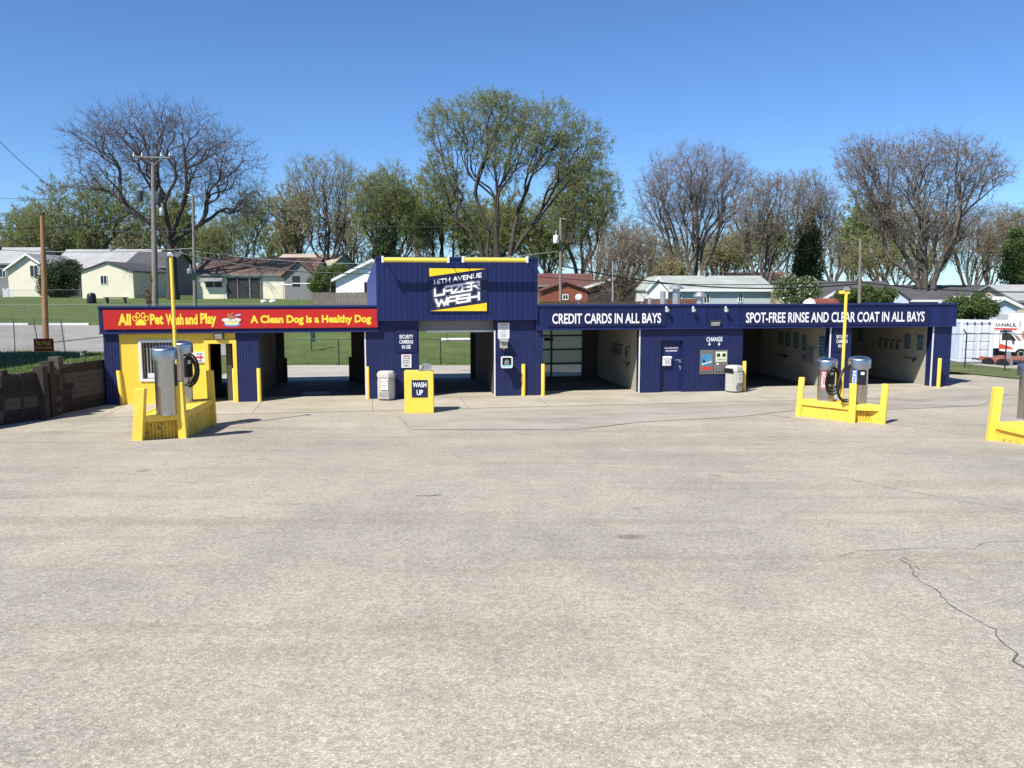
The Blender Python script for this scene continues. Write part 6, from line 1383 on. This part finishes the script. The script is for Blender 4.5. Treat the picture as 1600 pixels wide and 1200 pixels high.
# background row: a few kinds, copied
protos = [tree('hazy_tree', 'small hazy brown tree far behind the long grey roof', 20, 175, [(20, 395, 42, 38), (0, 385, 30, 30)], tips=420, fork=.1, stems=3, bk='brown', tw='brown', leaf='olive', nleaf=10000, lsz=.17, seed=21, hollow=.1, rt=.02, twl=4),
          tree('hazy_tree', 'small pale green tree far behind the brown roofed house', 300, 170, [(300, 385, 42, 36), (330, 375, 30, 30)], tips=420, fork=.1, stems=3, bk='brown', tw='olive', leaf='bud', nleaf=28000, lsz=.17, seed=22, hollow=.1, rt=.02, twl=4),
          tree('hazy_tree', 'small grey twiggy tree far behind the brown thicket', 1010, 180, [(1010, 385, 45, 45), (1040, 380, 30, 35)], tips=450, fork=.1, stems=4, bk='grey', tw='mauve', leaf='olive', nleaf=7000, lsz=.17, seed=23, hollow=.1, rt=.02, twl=4)]
rn = random.Random(5)
spots = [(60, 0, 'far left edge'), (100, 1, 'long grey roof'), (165, 1, 'roof flue pipe'), (215, 0, 'huge bare tree'), (260, 1, 'huge bare tree, lower'), (345, 0, 'brown roof'), (430, 1, 'brown twiggy tree'), (465, 0, 'blue grey gable'), (550, 0, 'white sided house'), (610, 1, 'left end of the tower'), (660, 2, 'left tube light'), (740, 1, 'middle of the tower'), (790, 1, 'right tube light'), (870, 1, 'white transformer'), (930, 2, 'loose green tree'), (1060, 0, 'fan shaped bare tree'), (1120, 2, 'pale green house'), (1170, 1, 'slender half bare tree'), (1220, 2, 'dark evergreen'), (1300, 2, 'storage tank'), (1330, 0, 'pale pole'), (1380, 1, 'biggest right hand tree'), (1440, 2, 'long dark roof'), (1545, 2, 'white garage'), (1590, 1, 'right picture edge')]
for x, k, w_ in spots:
    Y = rn.uniform(150, 215); p = AT(x, 449, Y); p.z = gz(p.x, Y)
    r = dup(protos[k], p, rn.uniform(0, 6.28), '%s tree in the far row, behind the %s' % (('brown hazy', 'pale green', 'grey twiggy')[k], w_), 'trees in the far row')
    s = rn.uniform(1.0, 1.45); r.scale = (s, s, s * rn.uniform(.85, 1.15))
for p in protos: p['group'] = 'trees in the far row'
# evergreens and shrubs
shrub('evergreen_tree', 'dark cone shaped evergreen between the bare trees at right', 1262, 110, [(1262, 425, 30, 22), (1262, 395, 26, 25), (1262, 365, 20, 25), (1264, 340, 11, 18)], 16000, 'dark', .22, 31)
shrub('evergreen_tree', 'small dark evergreen behind the white house left of the tower', 605, 110, [(600, 400, 24, 22), (605, 372, 16, 24), (610, 350, 7, 14)], 7000, 'dark', .22, 32)
shrub('shrub', 'big dark green bush between the cream house and the cream garage', 92, 101, [(92, 432, 33, 26), (75, 440, 22, 20), (112, 425, 18, 18), (90, 452, 32, 14)], 17000, 'dark', .17, 33)
shrub('shrub', 'green bush left of the white sided house', 515, 90, [(512, 432, 24, 18), (530, 425, 16, 14), (495, 445, 16, 14)], 8000, 'green', .16, 34)
shrub('flowering_shrub', 'rounded green shrub with white blossoms right of the pale green house', 1243, 76, [(1243, 460, 38, 20), (1230, 445, 22, 16), (1262, 450, 22, 18)], 13000, 'green', .14, 35, leaf2='blossom', frac=.2)
shrub('shrub', 'dark green hedge behind the storage tank and the pale pole', 1350, 78, [(1350, 462, 36, 16), (1325, 464, 22, 12), (1385, 462, 18, 14)], 11000, 'green', .15, 36)
shrub('shrub', 'olive green hedge behind the white container', 1520, 66, [(1520, 478, 32, 20), (1495, 482, 22, 18), (1545, 482, 16, 16)], 12000, 'green', .14, 37)
shrub('evergreen_tree', 'dull green evergreen at the right picture edge', 1590, 108, [(1590, 425, 30, 25), (1588, 395, 24, 25), (1590, 370, 14, 18)], 11000, 'green', .22, 38)
shrub('shrub', 'dark bushes at the foot of the fan shaped bare tree', 1060, 100, [(1050, 425, 30, 16), (1030, 430, 20, 14)], 7000, 'olive', .17, 39)
shrub('shrub', 'dry vine tangle wrapped round the foot of the crossarm pole', 236, 66, [(233, 462, 10, 14), (236, 440, 6, 20)], 1500, 'rust', .08, 40)
tree('budding_tree', 'low olive brush tree behind the pale green house roof', 1130, 130, [(1120, 400, 40, 34), (1150, 395, 30, 34), (1030, 415, 26, 22)], tips=600, fork=.06, stems=4, bk='brown', tw='olive', leaf='olive', nleaf=14000, lsz=.16, seed=51, hollow=.1)
tree('budding_tree', 'low olive brush tree behind the long dark roof at right', 1400, 135, [(1390, 400, 45, 38), (1440, 410, 40, 30), (1340, 405, 30, 30)], tips=700, fork=.06, stems=4, bk='brown', tw='olive', leaf='olive', nleaf=16000, lsz=.16, seed=52, hollow=.1)
